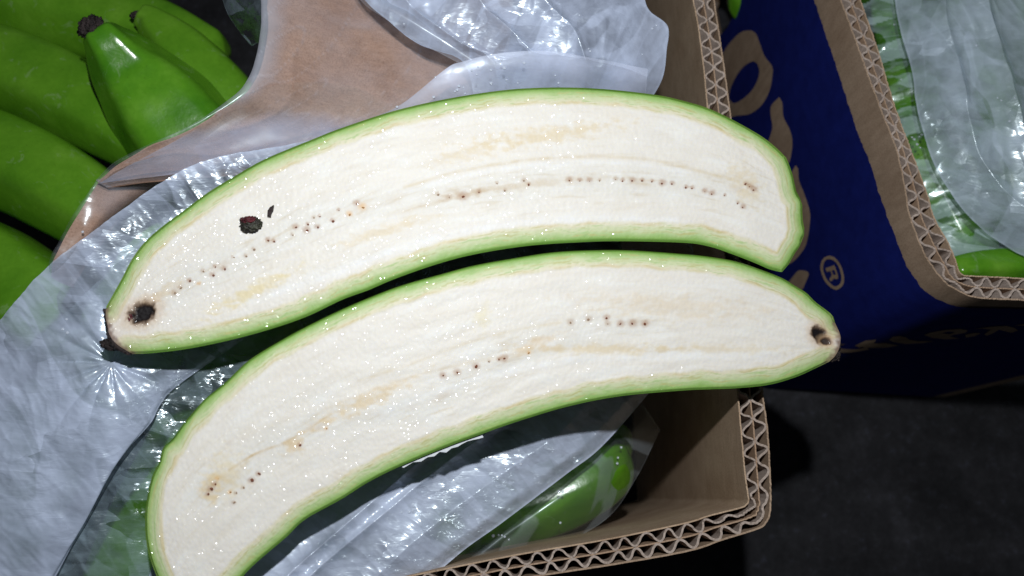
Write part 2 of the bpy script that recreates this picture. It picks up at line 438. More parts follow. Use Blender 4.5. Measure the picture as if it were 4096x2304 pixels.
def build_walls(bd, root, corner_t, crush, ph, nz_liner, nz_flute, hole=None, zb=ZF + 0.004):
    parts = []
    for k in range(2):
        sl = slice(0, int(np.searchsorted(bd.t, corner_t)) + 1) if k == 0 else slice(int(np.searchsorted(bd.t, corner_t)), bd.n)
        h = hole if k == 0 else None
        nl, nf = (nz_liner, nz_flute) if h is not None else (2, 2)
        s = bd.t[sl]
        w = ribbon('wall', bd.line(0.985)[sl], 0.0007, bd.z, zb, nl, M_KRAFT_OUT, root, h, s, 0.0007, 1 + k)
        ribbon('liner', bd.line(0.015)[sl], 0.0006, bd.z, zb, nf, M_KRAFT, w, h, s, 0.0006, 5 + k)
        ribbon('liner', bd.line(0.5 + crush * 0.12 * gn(bd.t * 600, bd.t * 0, 9))[sl], 0.0006, bd.z - 0.0004, zb, nf, M_LINEREDGE, w, h, s, 0.0006, 9 + k)
        ribbon('fluting', bd.flute(0.262, 0.205, ph[0], crush)[sl], 0.0008, bd.z, zb, nf, M_FLUTE, w, h, s, 0.0011, 13 + k)
        ribbon('fluting', bd.flute(0.738, 0.205, ph[1], crush)[sl], 0.00095, bd.z, zb, nf, M_FLUTE, w, h, s, 0.0007, 17 + k)
        parts.append(w)
    return parts

ZR = -0.032
main_in = [(2700, -450), (2757, -100), (2772, 0), (2790, 95), (2812, 255), (2830, 435), (2885, 900), (2925, 1300), (2952, 1602), (2965, 1748), (2979, 1897), (2990, 1975), (2993, 2003), (2983, 2018), (2960, 2030), (2838, 2061), (2732, 2093), (2427, 2156), (2055, 2220), (1684, 2294), (1200, 2390), (600, 2510)]
main_out = [(2786, -450), (2843, -100), (2857, 0), (2872, 100), (2895, 255), (2920, 440), (2980, 900), (3025, 1300), (3054, 1590), (3071, 1725), (3080, 1870), (3084, 1985), (3080, 2055), (3062, 2095), (3025, 2118), (2895, 2158), (2752, 2205), (2445, 2260), (2075, 2318), (1700, 2395), (1216, 2495), (620, 2615)]
box1 = thing('cardboard_box', 'open brown cardboard box lined with plastic under the two banana halves', 'box')
b1 = Board(main_in, main_out, ZR, 0.0090, 3)
kc = np.argmin(np.linalg.norm(b1.line(0.5) - P(3040, 2060, ZR)[:2], axis=1)); t1 = b1.t[kc]
build_walls(b1, box1, t1, np.exp(-((b1.t - t1) / 0.0075) ** 2) * 0.85, (0.1, 0.62), 2, 2)

blue_in = [(3080, -1550), (3230, -950), (3380, -350), (3421, -100), (3442, 0), (3512, 200), (3571, 400), (3640, 590), (3707, 768), (3739, 874), (3793, 970), (3822, 1035), (3832, 1075), (3855, 1100), (3915, 1104), (4096, 1113), (4500, 1135), (5200, 1170)]
blue_out = [(2980, -1550), (3130, -950), (3280, -350), (3337, -100), (3363, 0), (3432, 190), (3508, 400), (3582, 590), (3622, 768), (3634, 850), (3687, 996), (3726, 1062), (3775, 1125), (3835, 1164), (3915, 1192), (4096, 1201), (4500, 1222), (5200, 1262)]
box2 = thing('cardboard_box', 'blue printed cardboard box standing to the right with brown lettering', 'box')
b2 = Board(blue_in, blue_out, ZR, 0.0088, 8)
kc = np.argmin(np.linalg.norm(b2.line(0.5) - P(3800, 1125, ZR)[:2], axis=1)); t2 = b2.t[kc]
b2.prep(-1)
# make sure the face normal points away from the inside
if np.dot(b2.nn[200], (b2.out - b2.inn)[200]) < 0: b2.nn = -b2.nn
def trace(board, pts):
    q = [board.hit(*p) for p in pts]
    return np.array([p for p in q if p is not None])
hole_px = [(2975, -90), (2966, -40), (2958, 0), (2942, 47), (2932, 77), (2918, 106), (2902, 127), (2883, 141), (2850, 150), (2815, 140), (2800, 60), (2815, -60), (2860, -130), (2930, -140)]
hp = trace(b2, hole_px)
def in_poly(S, Z, poly=hp):
    S = np.asarray(S); Z = np.asarray(Z); c = np.zeros(S.shape, bool); n = len(poly)
    for i in range(n):
        x1, y1 = poly[i]; x2, y2 = poly[(i + 1) % n]
        k = ((y1 > Z) != (y2 > Z)) & (S < (x2 - x1) * (Z - y1) / (y2 - y1 + 1e-12) + x1)
        c ^= k
    return c
w2 = build_walls(b2, box2, t2, np.exp(-((b2.t - t2) / 0.007) ** 2) * 0.6, (0.35, 0.8), 110, 40, hole=in_poly)
# the blue print on the outer face, its torn-looking upper edge left bare
edge_px = [(2990, -900), (3180, -250), (3235, -90), (3265, 0), (3292, 80), (3305, 120), (3345, 240), (3416, 461), (3450, 560), (3522, 768), (3580, 916), (3628, 1044), (3687, 1139), (3750, 1187), (3861, 1221), (4096, 1227), (4400, 1246), (5000, 1276)]
ep = trace(b2, edge_px)
ns, nz = 620, 200
S = np.linspace(ep[0, 0], ep[-1, 0], ns)
zt = np.interp(S, ep[:, 0], ep[:, 1]) + 0.0012 * gn(S * 260, S * 0, 4) + 0.0006 * gn(S * 900, S * 0, 5)
def panel(name, sel, parent):
    s = S[sel]; z = zt[sel]
    W = np.linspace(0, 1, nz); Zg = z[:, None] * (1 - W) + (ZF + 0.006) * W; Sg = np.repeat(s[:, None], nz, 1)
    V = b2.on_face(Sg, Zg, 0.0011).reshape(-1, 3)
    f = grid_faces(len(s), nz); k = ~in_poly(Sg.ravel()[f].mean(1), Zg.ravel()[f].mean(1))
    return mesh_np(name, V, f[k], M_BLUE, parent, smooth=True)
s_c = np.interp(t2, b2.t, b2.so)
kk = int(np.searchsorted(S, s_c))
panel('print_panel', slice(0, kk + 1), w2[0]); panel('print_panel', slice(kk, ns), w2[1])

def decal(name, loops, parent, off=0.0014, seg=0.003, label=None):
    """flat print: loops of photo points laid on the box face (first outline, then holes)"""
    q = []
    for lp in loops:
        pts = trace(b2, lp)
        q.append(pts)
    vs_ = [Vector((p[0], p[1], 0)) for lp in q for p in lp]
    tris = tessellate_polygon([[Vector((p[0], p[1], 0)) for p in lp] for lp in q])
    bm = bmesh.new()
    bv = [bm.verts.new(v) for v in vs_]
    for t in tris:
        try: bm.faces.new([bv[i] for i in t])
        except ValueError: pass
    bmesh.ops.subdivide_edges(bm, edges=[e for e in bm.edges if e.calc_length() > seg], cuts=3, use_grid_fill=True)
    bmesh.ops.triangulate(bm, faces=bm.faces[:])
    co = np.array([v.co[:2] for v in bm.verts]); 
    bm.verts.index_update()
    fa = np.array([[v.index for v in f.verts] for f in bm.faces]); bm.free()
    o = mesh_np(name, b2.on_face(co[:, 0], co[:, 1], off), fa, M_KRAFT_OUT, parent, smooth=True)
    if label: o['label'] = label
    return o
def z3(l): return [(2732 + x * 0.5301, y * 0.5301) for x, y in l]
def z4(l): return [(2732 + x * 0.5301, 768 + y * 0.5301) for x, y in l]
def smooth(l, n=60): 
    c = catmull(list(l) + [l[0]], n); return [tuple(p) for p in c[:-1]]
decal('letter', [smooth(z3([(180, 640), (290, 450), (350, 345), (440, 250), (510, 228), (560, 245), (590, 310), (630, 420), (690, 500), (692, 560), (670, 680), (610, 790), (520, 858), (420, 872), (300, 900), (200, 860)])),
                 smooth(z3([(358, 740), (380, 645), (450, 525), (530, 465), (577, 482), (590, 560), (550, 660), (480, 735), (400, 778)]))[::-1]], w2[0])
decal('letter', [smooth(z3([(742, 730), (766, 775), (775, 880), (820, 970), (841, 1050), (836, 1140), (805, 1240), (700, 1240), (640, 1150), (660, 1065), (690, 960), (678, 870), (682, 795)]))], w2[0])
decal('letter', [smooth(z4([(868, -205), (885, -180), (892, -90), (928, 0), (970, 130), (975, 220), (950, 380), (900, 470), (815, 545), (700, 560), (740, 300), (830, -40), (838, -150)]))], w2[0])
decal('letter', [smooth(z4([(872, 604), (900, 590), (948, 598), (966, 622), (945, 675), (912, 740), (850, 800), (760, 760)]))], w2[0])
def zr(l): return [(3240 + x * 0.13803, 980 + y * 0.13803) for x, y in l]
decal('trademark_ring', [smooth(zr([(630, 315), (780, 360), (900, 480), (985, 640), (1040, 820), (1060, 950), (1040, 1110), (960, 1220), (840, 1285), (740, 1260), (600, 1160), (480, 1010), (410, 840), (370, 680), (390, 510), (480, 370)])),
                         smooth(zr([(640, 415), (760, 450), (860, 550), (930, 690), (970, 860), (980, 980), (950, 1090), (870, 1165), (770, 1180), (660, 1100), (550, 970), (480, 820), (450, 680), (475, 520), (550, 430)]))[::-1]], w2[0])
decal('letter', [zr([(520, 665), (620, 632), (730, 590), (760, 565), (800, 625), (825, 700), (850, 770), (880, 850), (885, 940), (860, 980), (800, 970), (755, 950), (745, 985), (665, 1050), (640, 1010), (628, 960), (690, 895), (685, 800), (655, 740), (570, 770), (540, 745)]),
                 zr([(700, 735), (770, 705), (818, 835), (780, 860), (750, 855)])[::-1]], w2[0], label='small brown letter R inside the printed ring')
def zw(l): return [(3340 + x * 0.2935, 1220 + y * 0.2935) for x, y in l]
for l in ([[(60, 510), (170, 505), (60, 530)]], [[(-120, 580), (60, 565), (330, 570), (430, 545), (470, 575), (280, 610), (60, 620), (-120, 640)]],
          [[(280, 525), (430, 455), (570, 440), (530, 490), (680, 485), (870, 520), (700, 550), (540, 555)]],
          [[(735, 440), (790, 400), (880, 388), (960, 405), (1010, 440), (1120, 460), (1340, 462), (1180, 488), (960, 500), (800, 475)]],
          [[(1210, 375), (1300, 340), (1500, 305), (1700, 290), (1810, 310), (1770, 345), (1610, 372), (1560, 395), (1690, 425), (1500, 435), (1320, 415)], [(1450, 350), (1540, 325), (1630, 335), (1560, 365)][::-1]],
          [[(1770, 370), (1900, 345), (1985, 350), (1900, 390), (1780, 412)]],
          [[(1885, 292), (2120, 260), (2330, 248), (2440, 275), (2490, 310), (2400, 345), (2230, 300), (2150, 350), (2060, 385), (2030, 365), (2120, 300), (2000, 285)]],
          [[(2450, 240), (2600, 220), (2800, 225), (2600, 245)]]):
    try: decal('letter', [zw(x) for x in l], w2[1])
    except Exception as e: print('decal skipped', e)

# ------------------------------------------------------------------ the two banana halves
def dist_poly(Q, poly):
    d = np.full(len(Q), 1e9)
    for i in range(len(poly) - 1):
        a = poly[i]; ab = poly[i + 1] - a; L2 = (ab ** 2).sum() + 1e-9
        t = np.clip(((Q - a) @ ab) / L2, 0, 1)
        d = np.minimum(d, np.hypot(*(Q - a - t[:, None] * ab).T))
    return d
def mixc(c, k, tgt):
    return c * (1 - k[:, None]) + lin(tgt) * k[:, None]

def half(label, A, B, capL, capR, stem_left, dh, lines, patches, seeds, cores, seed, dep=0.62):
    n, m = 760, 150
    Ac, Bc = catmull(A, n), catmull(B, n)
    cl, cr = catmull(capL, m), catmull(capR, m)
    u = np.linspace(0, 1, n)[:, None, None]; v = np.linspace(0, 1, m)[None, :, None]
    G = (1 - v) * Ac[:, None] + v * Bc[:, None] + (1 - u) * cl[None] + u * cr[None] \
        - ((1 - u) * (1 - v) * Ac[0] + u * (1 - v) * Ac[-1] + (1 - u) * v * Bc[0] + u * v * Bc[-1])
    Q = G.reshape(-1, 2)
    U = np.repeat(np.linspace(0, 1, n), m); Vv = np.tile(np.linspace(0, 1, m), n)
    # distance in from the skin (stem cut left out)
    skin = np.vstack([Ac[::-1], Bc]) if False else None
    other = cr if stem_left else cl
    d = np.minimum(np.minimum(dist_poly(Q, Ac[::6]), dist_poly(Q, Bc[::6])), dist_poly(Q, other[::4]) * 1.0)
    stemcap = cl if stem_left else cr
    ds = dist_poly(Q, stemcap[::3])
    # ---- colour of the cut, skin inwards
    su = U * 42.0
    wob = 13 * gn(su * 0.9, Vv * 0 + (Vv > .5) * 7, seed) + 3 * gn(su * 4, Vv * 0 + (Vv > .5) * 7, seed + 1)
    dd = d + wob * sm(4, 30, d)
    thick = 66 * (0.62 + 0.38 * sm(0, 0.12, np.minimum(U, 1.0 - U * 0 ) )) 
    q = dd / 66.0
    col = np.repeat(lin((108, 154, 62))[None], len(Q), 0)
    col = mixc(col, sm(0.02, 0.17, q), (142, 180, 96))
    col = mixc(col, sm(0.14, 0.42, q), (184, 206, 146))
    col = mixc(col, sm(0.36, 0.66, q), (212, 219, 178))
    col = mixc(col, sm(0.66, 0.98, q), (229, 223, 198))
    st = gn(su * 0.55, q * 7.0, seed + 5) + 0.6 * gn(su * 2.0, q * 14.0, seed + 6)
    band = sm(0.12, 0.3, q) * (1 - sm(0.95, 1.1, q))
    col = mixc(col, band * sm(0.10, 0.55, st) * 0.75, (192, 190, 128))
    col = mixc(col, band * sm(0.12, 0.6, -st) * 0.6, (160, 196, 118))
    och = np.exp(-((q - 1.0) / 0.09) ** 2) * sm(0.0, 0.45, gn(su * 0.5, (Vv > .5) * 5.0, seed + 9) + 0.15)
    col = mixc(col, och * 0.55, (214, 192, 140))
    col = mixc(col, sm(1.0, 1.22, q), (236, 231, 223))
    fl_ = sm(1.0, 1.3, q)
    # long pale and warm streaks that run with the fruit
    s1 = gn(su * 0.30, Vv * 11, seed + 12) + 0.5 * gn(su * 0.9, Vv * 26, seed + 13)
    col = mixc(col, fl_ * sm(0.05, 0.6, s1) * 0.6, (241, 240, 236))
    col = mixc(col, fl_ * sm(0.15, 0.7, -s1) * 0.4, (228, 219, 204))
    s2 = fbm(Q[:, 0] / 60, Q[:, 1] / 60, seed + 17, 3)
    col = mixc(col, fl_ * sm(0.2, 0.8, s2) * 0.35, (228, 220, 212))
    # the moist paler core along the seed line
    sp = np.array(sorted([(p[0], p[1]) for p in seeds])); kx = np.linspace(sp[0, 0], sp[-1, 0], 9)
    ky = np.array([np.interp(x, sp[:, 0], np.convolve(np.pad(sp[:, 1], 3, 'edge'), np.ones(7) / 7, 'valid')) for x in kx])
    dc = dist_poly(Q, np.stack([kx, ky], 1)) + 14 * gn(su * 0.8, Vv * 9, seed + 71)
    col = mixc(col, fl_ * (1 - sm(20, 95, dc)) * 0.5, (228, 226, 220))
    col = mixc(col, fl_ * (1 - sm(4, 24, dc)) * 0.35 * sm(-0.2, 0.4, gn(su * 0.7, Vv * 0, seed + 77)), (206, 184, 156))
    s3 = gn(su * 0.45, Vv * 34, seed + 73) + 0.6 * gn(su * 1.2, Vv * 70, seed + 74)
    col = mixc(col, fl_ * (0.35 + 0.65 * (1 - sm(30, 150, dc))) * sm(0.15, 0.7, s3) * 0.5, (214, 200, 176))
    col = mixc(col, fl_ * (0.35 + 0.65 * (1 - sm(30, 150, dc))) * sm(0.15, 0.7, -s3) * 0.5, (245, 245, 244))
    for (x, y, rx, ry, ang, k, c) in patches:
        ca, sa = math.cos(math.radians(ang)), math.sin(math.radians(ang))
        X = (Q[:, 0] - x) * ca + (Q[:, 1] - y) * sa; Y = -(Q[:, 0] - x) * sa + (Q[:, 1] - y) * ca
        e = np.hypot(X / rx, Y / ry) + 0.9 * fbm(Q[:, 0] / 46, Q[:, 1] / 22, seed + 21, 4)
        col = mixc(col, (1 - sm(0.1, 1.15, e)) * k, c)
    for pl, wd, k, c in lines:
        dl = dist_poly(Q, catmull(pl, 60))
        kk_ = np.exp(-(dl / wd) ** 2) * k * (0.6 + 0.8 * gn(Q[:, 0] / 45, Q[:, 1] / 45, seed + 30))
        col = mixc(col, np.clip(kk_, 0, 1), c)
    for (x, y, r, ty) in seeds:
        e = np.hypot((Q[:, 0] - x), (Q[:, 1] - y) * 1.15) + 5 * gn(Q[:, 0] / 11, Q[:, 1] / 11, seed + 33)
        kq = {0: 0.62, 1: 0.6, 2: 0.65}[ty]
        e = e * np.exp(0.3 * math.sin(x * 0.7 + y))
        col = mixc(col, (1 - sm(r * 0.3, r * 2.6, e)) * kq, {0: (172, 130, 98), 1: (226, 176, 104), 2: (190, 166, 142)}[ty])
    pit = np.zeros(len(Q))
    for (x, y, rx, ry, ang) in cores:
        ca, sa = math.cos(math.radians(ang)), math.sin(math.radians(ang))
        X = (Q[:, 0] - x) * ca + (Q[:, 1] - y) * sa; Y = -(Q[:, 0] - x) * sa + (Q[:, 1] - y) * ca
        e = np.hypot(X / rx, Y / ry) + 0.32 * fbm(Q[:, 0] / 24, Q[:, 1] / 24, seed + 41, 4)
        col = mixc(col, (1 - sm(0.8, 2.2, e)) * 0.55, (206, 172, 134))
        col = mixc(col, (1 - sm(0.75, 1.35, e)) * 0.85, (104, 74, 52))
        col = mixc(col, (1 - sm(0.55, 1.1, e)), (24, 20, 22))
        pit += 1 - sm(0.5, 1.1, e)
    # browned rim at the stem cut
    ks = (1 - sm(2, 26, ds + 12 * gn(Q[:, 0] / 16, Q[:, 1] / 16, seed + 51)))
    col = mixc(col, ks * 0.85, (70, 46, 40))
    col = mixc(col, (1 - sm(12, 80, ds + 14 * gn(Q[:, 0] / 20, Q[:, 1] / 20, seed + 52))) * 0.22, (206, 170, 150))
    # ---- relief of the cut face
    W = PT(Q[:, 0], Q[:, 1], dh)
    hz = 0.0010 * sm(0, 70, d) + 0.00035 * gn(su * 0.5, Vv * 14, seed + 61) * fl_ + 0.00012 * fbm(Q[:, 0] / 16, Q[:, 1] / 16, seed + 62, 3)
    hz -= 0.0009 * pit
    hz -= 0.0009 * (1 - sm(0, 9, d))
    W[:, 2] += hz
    root = thing('banana_half', label, 'banana half', group='banana halves laid cut side up')
    F = grid_faces(n, m)[:, ::-1]
    rf = q[F].mean(1) < 1.12
    def sub(sel):
        f = F[sel]; ids, inv = np.unique(f.ravel(), return_inverse=True)
        return ids, inv.reshape(-1, 4)
    # ---- skin below the cut: half a tube closed at both ends
    nu, nt = 190, 26
    th = np.linspace(0, math.pi, nt)
    ui = np.linspace(0, n - 1, nu).round().astype(int)
    vv = (1 - np.cos(th)) / 2
    Gs = G[ui]
    V = []
    ww = np.linspace(0, 1, nu)
    cap = np.sqrt(np.clip(1 - np.clip((np.abs(ww - 0.5) - 0.40) / 0.10, 0, 1) ** 2, 0, 1))
    st_side = sm(0, 0.10, ww) * 0.6 + 0.4 if stem_left else sm(0, 0.10, 1 - ww) * 0.6 + 0.4
    cap = np.where((ww < 0.5) == stem_left, st_side, cap)
    for r in range(nu):
        fi = vv * (m - 1); i0 = np.clip(fi.astype(int), 0, m - 2); fr_ = (fi - i0)[:, None]
        q2 = Gs[r][i0] * (1 - fr_) + Gs[r][i0 + 1] * fr_
        w3 = PT(q2[:, 0], q2[:, 1], dh - 0.0009 - 0.00002)
        chord = np.linalg.norm(w3[0] - w3[-1])
        ridge = 1 + 0.02 * np.cos(5 * th + 0.6)
        w3[:, 2] -= np.sin(th) ** 1.75 * chord * 0.5 * dep * cap[r] * ridge
        V.append(w3)
    V = np.array(V)
    sk = mesh_np('peel', V.reshape(-1, 3), [grid_faces(nu, nt)], M_SKIN, root, True)
    ids, f = sub(rf); mesh_np('rind', W[ids], f, M_RIND, sk, True, col[ids])
    ids, f = sub(~rf); fo_ = mesh_np('flesh', W[ids], f, M_FLESH, root, True, col[ids])
    # ---- seeds
    protos = {}
    for (x, y, r, ty) in seeds:
        c = PT(x, y, dh + 0.0010); rr = r * 0.29 / FPX * 0.66
        if ty not in protos:
            bm = bmesh.new(); bmesh.ops.create_icosphere(bm, subdivisions=2, radius=1.0)
            for vt in bm.verts: vt.co *= 1 + random.uniform(-.3, .3)
            me = bpy.data.meshes.new('seed'); bm.to_mesh(me); bm.free()
            me.polygons.foreach_set('use_smooth', [True] * len(me.polygons))
            me.materials.append((M_SEED, M_SEED2, M_SEED3)[ty]); protos[ty] = me
        o = bpy.data.objects.new('seed', protos[ty]); C.objects.link(o); o.parent = fo_
        o.location = c; o.scale = (rr * random.uniform(.6, 1.35), rr * random.uniform(.55, 1.05), rr * 0.35)
        o.rotation_euler = (0, 0, random.uniform(0, 3))
    return root, sk, fo_

def zo(ox, oy, l, s=0.5303): return [(ox + x * s, oy + y * s) for x, y in l]
def S_(l): return [(x * 1.59006, y * 1.59006) for x, y in l]
upA = [(424, 1228), (456, 1171), (488, 1113), (530, 1033), (583, 964), (663, 895), (742, 837), (827, 773), (928, 711), (1061, 636), (1246, 559), (1366, 512), (1578, 443), (1790, 395), (2002, 362), (2161, 351), (2320, 351), (2480, 362), (2639, 382), (2732, 403), (2827, 431), (2923, 475), (3040, 541), (3103, 589), (3144, 630)]
upR = [(3144, 630), (3157, 660), (3172, 705), (3186, 768), (3207, 805), (3209, 842), (3212, 890), (3220, 930), (3208, 954), (3203, 980), (3183, 1007), (3156, 1054), (3129, 1087)]
upB = [(526, 1414), (610, 1410), (742, 1394), (902, 1362), (1061, 1320), (1220, 1266), (1366, 1197), (1472, 1158), (1578, 1113), (1737, 1057), (1896, 1015), (2108, 981), (2321, 966), (2480, 962), (2732, 968), (2838, 983), (2934, 1015), (3024, 1050), (3077, 1073), (3129, 1087)]
upL = [(424, 1228), (426, 1262), (436, 1304), (446, 1346), (474, 1380), (500, 1398), (526, 1414)]
useeds = [(898, 513, 5, 0), (913, 522, 5, 1), (880, 540, 5, 1), (853, 530, 4, 0), (838, 557, 5, 0), (805, 545, 3, 0), (800, 572, 5, 0), (790, 548, 3, 2), (775, 565, 4, 0), (773, 580, 5, 0), (745, 572, 4, 0), (737, 592, 4, 2), (690, 608, 5, 0), (675, 605, 4, 0), (640, 628, 5, 2), (620, 645, 4, 2), (588, 648, 4, 2), (566, 677, 4, 0), (542, 672, 4, 0), (537, 693, 5, 0), (512, 683, 4, 2), (478, 707, 4, 0), (503, 715, 4, 1), (455, 725, 5, 2), (440, 738, 5, 2), (1102, 490, 5, 2), (1165, 495, 7, 0), (1205, 484, 4, 0), (1130, 497, 5, 2), (1270, 480, 4, 2), (1330, 465, 5, 0), (1318, 455, 4, 2), (1250, 462, 4, 2), (1432, 454, 5, 0), (1458, 455, 5, 0), (1482, 455, 4, 0), (1508, 455, 4, 2), (1548, 452, 4, 2), (1565, 455, 5, 0), (1590, 455, 4, 0), (1615, 455, 5, 0), (1640, 457, 4, 0), (1665, 462, 5, 0), (1690, 463, 4, 0), (1725, 472, 4, 0), (1740, 474, 5, 0), (1772, 482, 4, 0), (1790, 488, 5, 0), (1822, 492, 4, 0), (1855, 512, 4, 0), (1868, 522, 5, 0), (1875, 463, 5, 0), (1885, 470, 4, 0), (1895, 478, 5, 0)]
useeds = [(x * 1.59, y * 1.59, r * 1.5, t) for x, y, r, t in useeds]
OCH = (224, 204, 164)
upper, upeel, uflesh = half('upper banana half with blackened stem end at left and dark crumb on it', upA, upB, upL, upR, True, 0.0,
    [([(1620, 753), (1843, 689), (2108, 644), (2374, 631), (2586, 642), (2732, 673), (2950, 730)], 7, 0.55, (212, 192, 152)),
     ([(1620, 775), (1843, 712), (2108, 668), (2374, 656), (2586, 664), (2760, 694)], 9, 0.7, (240, 240, 240)),
     ([(1500, 880), (1700, 826), (1900, 775), (2100, 742)], 10, 0.45, (206, 184, 150)),
     ([(1100, 1180), (1350, 1095), (1560, 1010), (1760, 950), (2000, 905), (2300, 880), (2700, 885)], 16, 0.6, (243, 244, 246))],
    [(2190, 545, 330, 42, -8, 0.6, OCH), (1900, 610, 200, 40, -14, 0.4, OCH), (1010, 1170, 260, 34, -27, 0.65, (230, 212, 158)), (1530, 930, 240, 26, -17, 0.5, OCH),
     (2100, 745, 420, 24, -6, 0.45, (214, 200, 178)), (2980, 740, 60, 110, -30, 0.5, OCH), (1850, 785, 130, 18, -12, 0.55, (196, 172, 140)), (640, 1190, 130, 26, -38, 0.5, (218, 196, 158))],
    useeds, [(574, 1255, 58, 42, -28)], 11)
loA = [(594, 1960), (610, 1902), (636, 1850), (652, 1793), (689, 1757), (727, 1704), (769, 1653), (822, 1594), (896, 1534), (981, 1453), (1034, 1415), (1114, 1367), (1220, 1309), (1366, 1238), (1525, 1171), (1631, 1134), (1764, 1097), (1896, 1062), (2055, 1033), (2215, 1009), (2374, 1001), (2533, 1002), (2732, 1016), (2838, 1027), (2944, 1046), (3050, 1081), (3130, 1113), (3183, 1145), (3225, 1171), (3262, 1208), (3305, 1240), (3331, 1264), (3342, 1298)]
loR = [(3342, 1298), (3352, 1325), (3358, 1357), (3352, 1395), (3338, 1425), (3318, 1446)]
loB = [(840, 2470), (900, 2390), (970, 2304), (1034, 2241), (1140, 2151), (1220, 2077), (1366, 1995), (1472, 1928), (1605, 1862), (1790, 1785), (1928, 1735), (2055, 1690), (2267, 1626), (2480, 1584), (2732, 1561), (2843, 1556), (2944, 1552), (3077, 1538), (3183, 1508), (3262, 1473), (3318, 1446)]
loL = [(594, 1960), (582, 2040), (581, 2119), (589, 2188), (605, 2247), (626, 2304), (665, 2390), (715, 2450), (775, 2482), (840, 2470)]
lseeds = [(1622, 815, 6, 0), (1590, 814, 6, 0), (1560, 815, 6, 0), (1525, 800, 5, 0), (1528, 815, 5, 2), (1480, 804, 5, 2), (1435, 812, 5, 2), (1268, 902, 6, 0), (1255, 904, 5, 0), (1230, 910, 4, 2), (1198, 922, 6, 0), (1150, 937, 5, 0), (1115, 945, 5, 0), (1330, 888, 5, 1), (755, 1120, 6, 0), (822, 1078, 4, 1), (652, 1192, 6, 0), (634, 1208, 6, 0), (613, 1227, 4, 2), (595, 1240, 4, 2), (590, 1264, 5, 2), (542, 1218, 6, 0), (532, 1230, 6, 0), (524, 1243, 5, 0), (549, 1204, 4, 1), (580, 1238, 4, 1)]
lseeds = [(x * 1.59, y * 1.59, r * 1.5, t) for x, y, r, t in lseeds]
lower, lpeel, lflesh = half('lower banana half with dark stem spot at right and torn white sticker edge', loA, loB, loL, loR, False, 0.001,
    [([(920, 1881), (1023, 1817), (1166, 1759), (1326, 1658)], 5, 0.8, (206, 176, 122)),
     ([(1435, 1526), (1631, 1463), (1843, 1383), (2055, 1325), (2241, 1293)], 7, 0.5, (214, 196, 160)),
     ([(1300, 1640), (1500, 1560), (1760, 1480), (2000, 1430), (2240, 1395)], 8, 0.35, (214, 190, 150)),
     ([(1500, 1660), (1900, 1520), (2300, 1440), (2700, 1432), (3100, 1420)], 16, 0.65, (243, 244, 245))],
    [(2420, 1400, 330, 26, 0, 0.6, OCH), (1930, 1270, 40, 60, 10, 0.5, (232, 220, 180)), (2700, 1230, 420, 60, 4, 0.45, (226, 208, 180)), (1460, 1610, 240, 34, -26, 0.6, (226, 200, 154)),
     (900, 1900, 90, 120, 30, 0.5, (230, 212, 170)), (850, 1950, 50, 70, 40, 0.45, (226, 196, 140)), (2130, 1385, 130, 34, -18, 0.5, (222, 196, 156)), (2900, 1400, 300, 24, 2, 0.4, OCH), (1180, 1780, 60, 40, -40, 0.6, (224, 194, 142))],
    lseeds, [(3272, 1340, 38, 30, 65), (3300, 1365, 22, 15, 20)], 47)

def blob(name, px, py, h, r, sc, mat, parent, amt=0.35, seed=1, fr=2.2, sub=4, label=None, rot=0):
    bm = bmesh.new(); bmesh.ops.create_icosphere(bm, subdivisions=sub, radius=1.0)
    co = np.array([v.co[:] for v in bm.verts])
    k = 1 + amt * (fbm(co[:, 0] * fr + 1.3 * co[:, 2] * fr, co[:, 1] * fr - 0.9 * co[:, 2] * fr + 3, seed, 4))
    co = co * k[:, None]
    c = PT(px, py, h) if h is not None else px
    R = r * 0.29 / FPX
    co = co * np.array(sc) * R
    ca, sa = math.cos(rot), math.sin(rot)
    co = np.stack([co[:, 0] * ca - co[:, 1] * sa, co[:, 0] * sa + co[:, 1] * ca, co[:, 2]], 1)
    bm.verts.index_update(); fa = np.array([[v.index for v in f.verts] for f in bm.faces]); bm.free()
    o = mesh_np(name, co, fa, mat, parent, True); o.location = c
    if label: o['label'] = label
    return o
# dark crust on the stem ends: one lumpy strip along the cut
def crust(name, pts, rad, parent, h, seed):
    c = catmull(pts, 60); n = len(c); k = 16
    r = np.interp(np.linspace(0, 1, n), np.linspace(0, 1, len(rad)), rad)
    ctr = PT(c[:, 0], c[:, 1], h); R = r * 0.29 / FPX
    tg = np.gradient(ctr, axis=0); tg /= np.linalg.norm(tg, axis=1)[:, None]
    up = np.array([0, 0, 1.0]); sd = np.cross(tg, up); sd /= np.linalg.norm(sd, axis=1)[:, None]
    a = np.linspace(0, 2 * math.pi, k, endpoint=False)
    rr = R[:, None] * (1 + 0.9 * fbm(np.arange(n)[:, None] * 0.23 + 0 * a, np.cos(a)[None] * 1.4 + np.sin(a)[None] * 2.1, seed, 4))
    V = ctr[:, None] + sd[:, None] * (np.cos(a)[None] * rr)[..., None] + up * (np.sin(a)[None] * rr * 1.0)[..., None]
    V = np.vstack([V.reshape(-1, 3), ctr[:1], ctr[-1:]])
    j = np.arange(k); j2 = (j + 1) % k
    c0 = np.stack([np.full(k, n * k), j2, j], 1); c1 = np.stack([np.full(k, n * k + 1), (n - 1) * k + j, (n - 1) * k + j2], 1)
    return mesh_np(name, V, [grid_faces(n, k, closed=True), c0, c1], M_DARK, parent, True)
crust('stem_scar', [(421, 1236), (428, 1268), (436, 1306), (446, 1348), (474, 1384), (500, 1402), (524, 1414)], [6, 9, 9, 13, 17, 12, 9], upper, -0.0012, 3)
blob('stem_stub', 445, 1378, -0.004, 30, (1.15, 0.75, 1.0), M_DARK, upper, 0.5, 4)
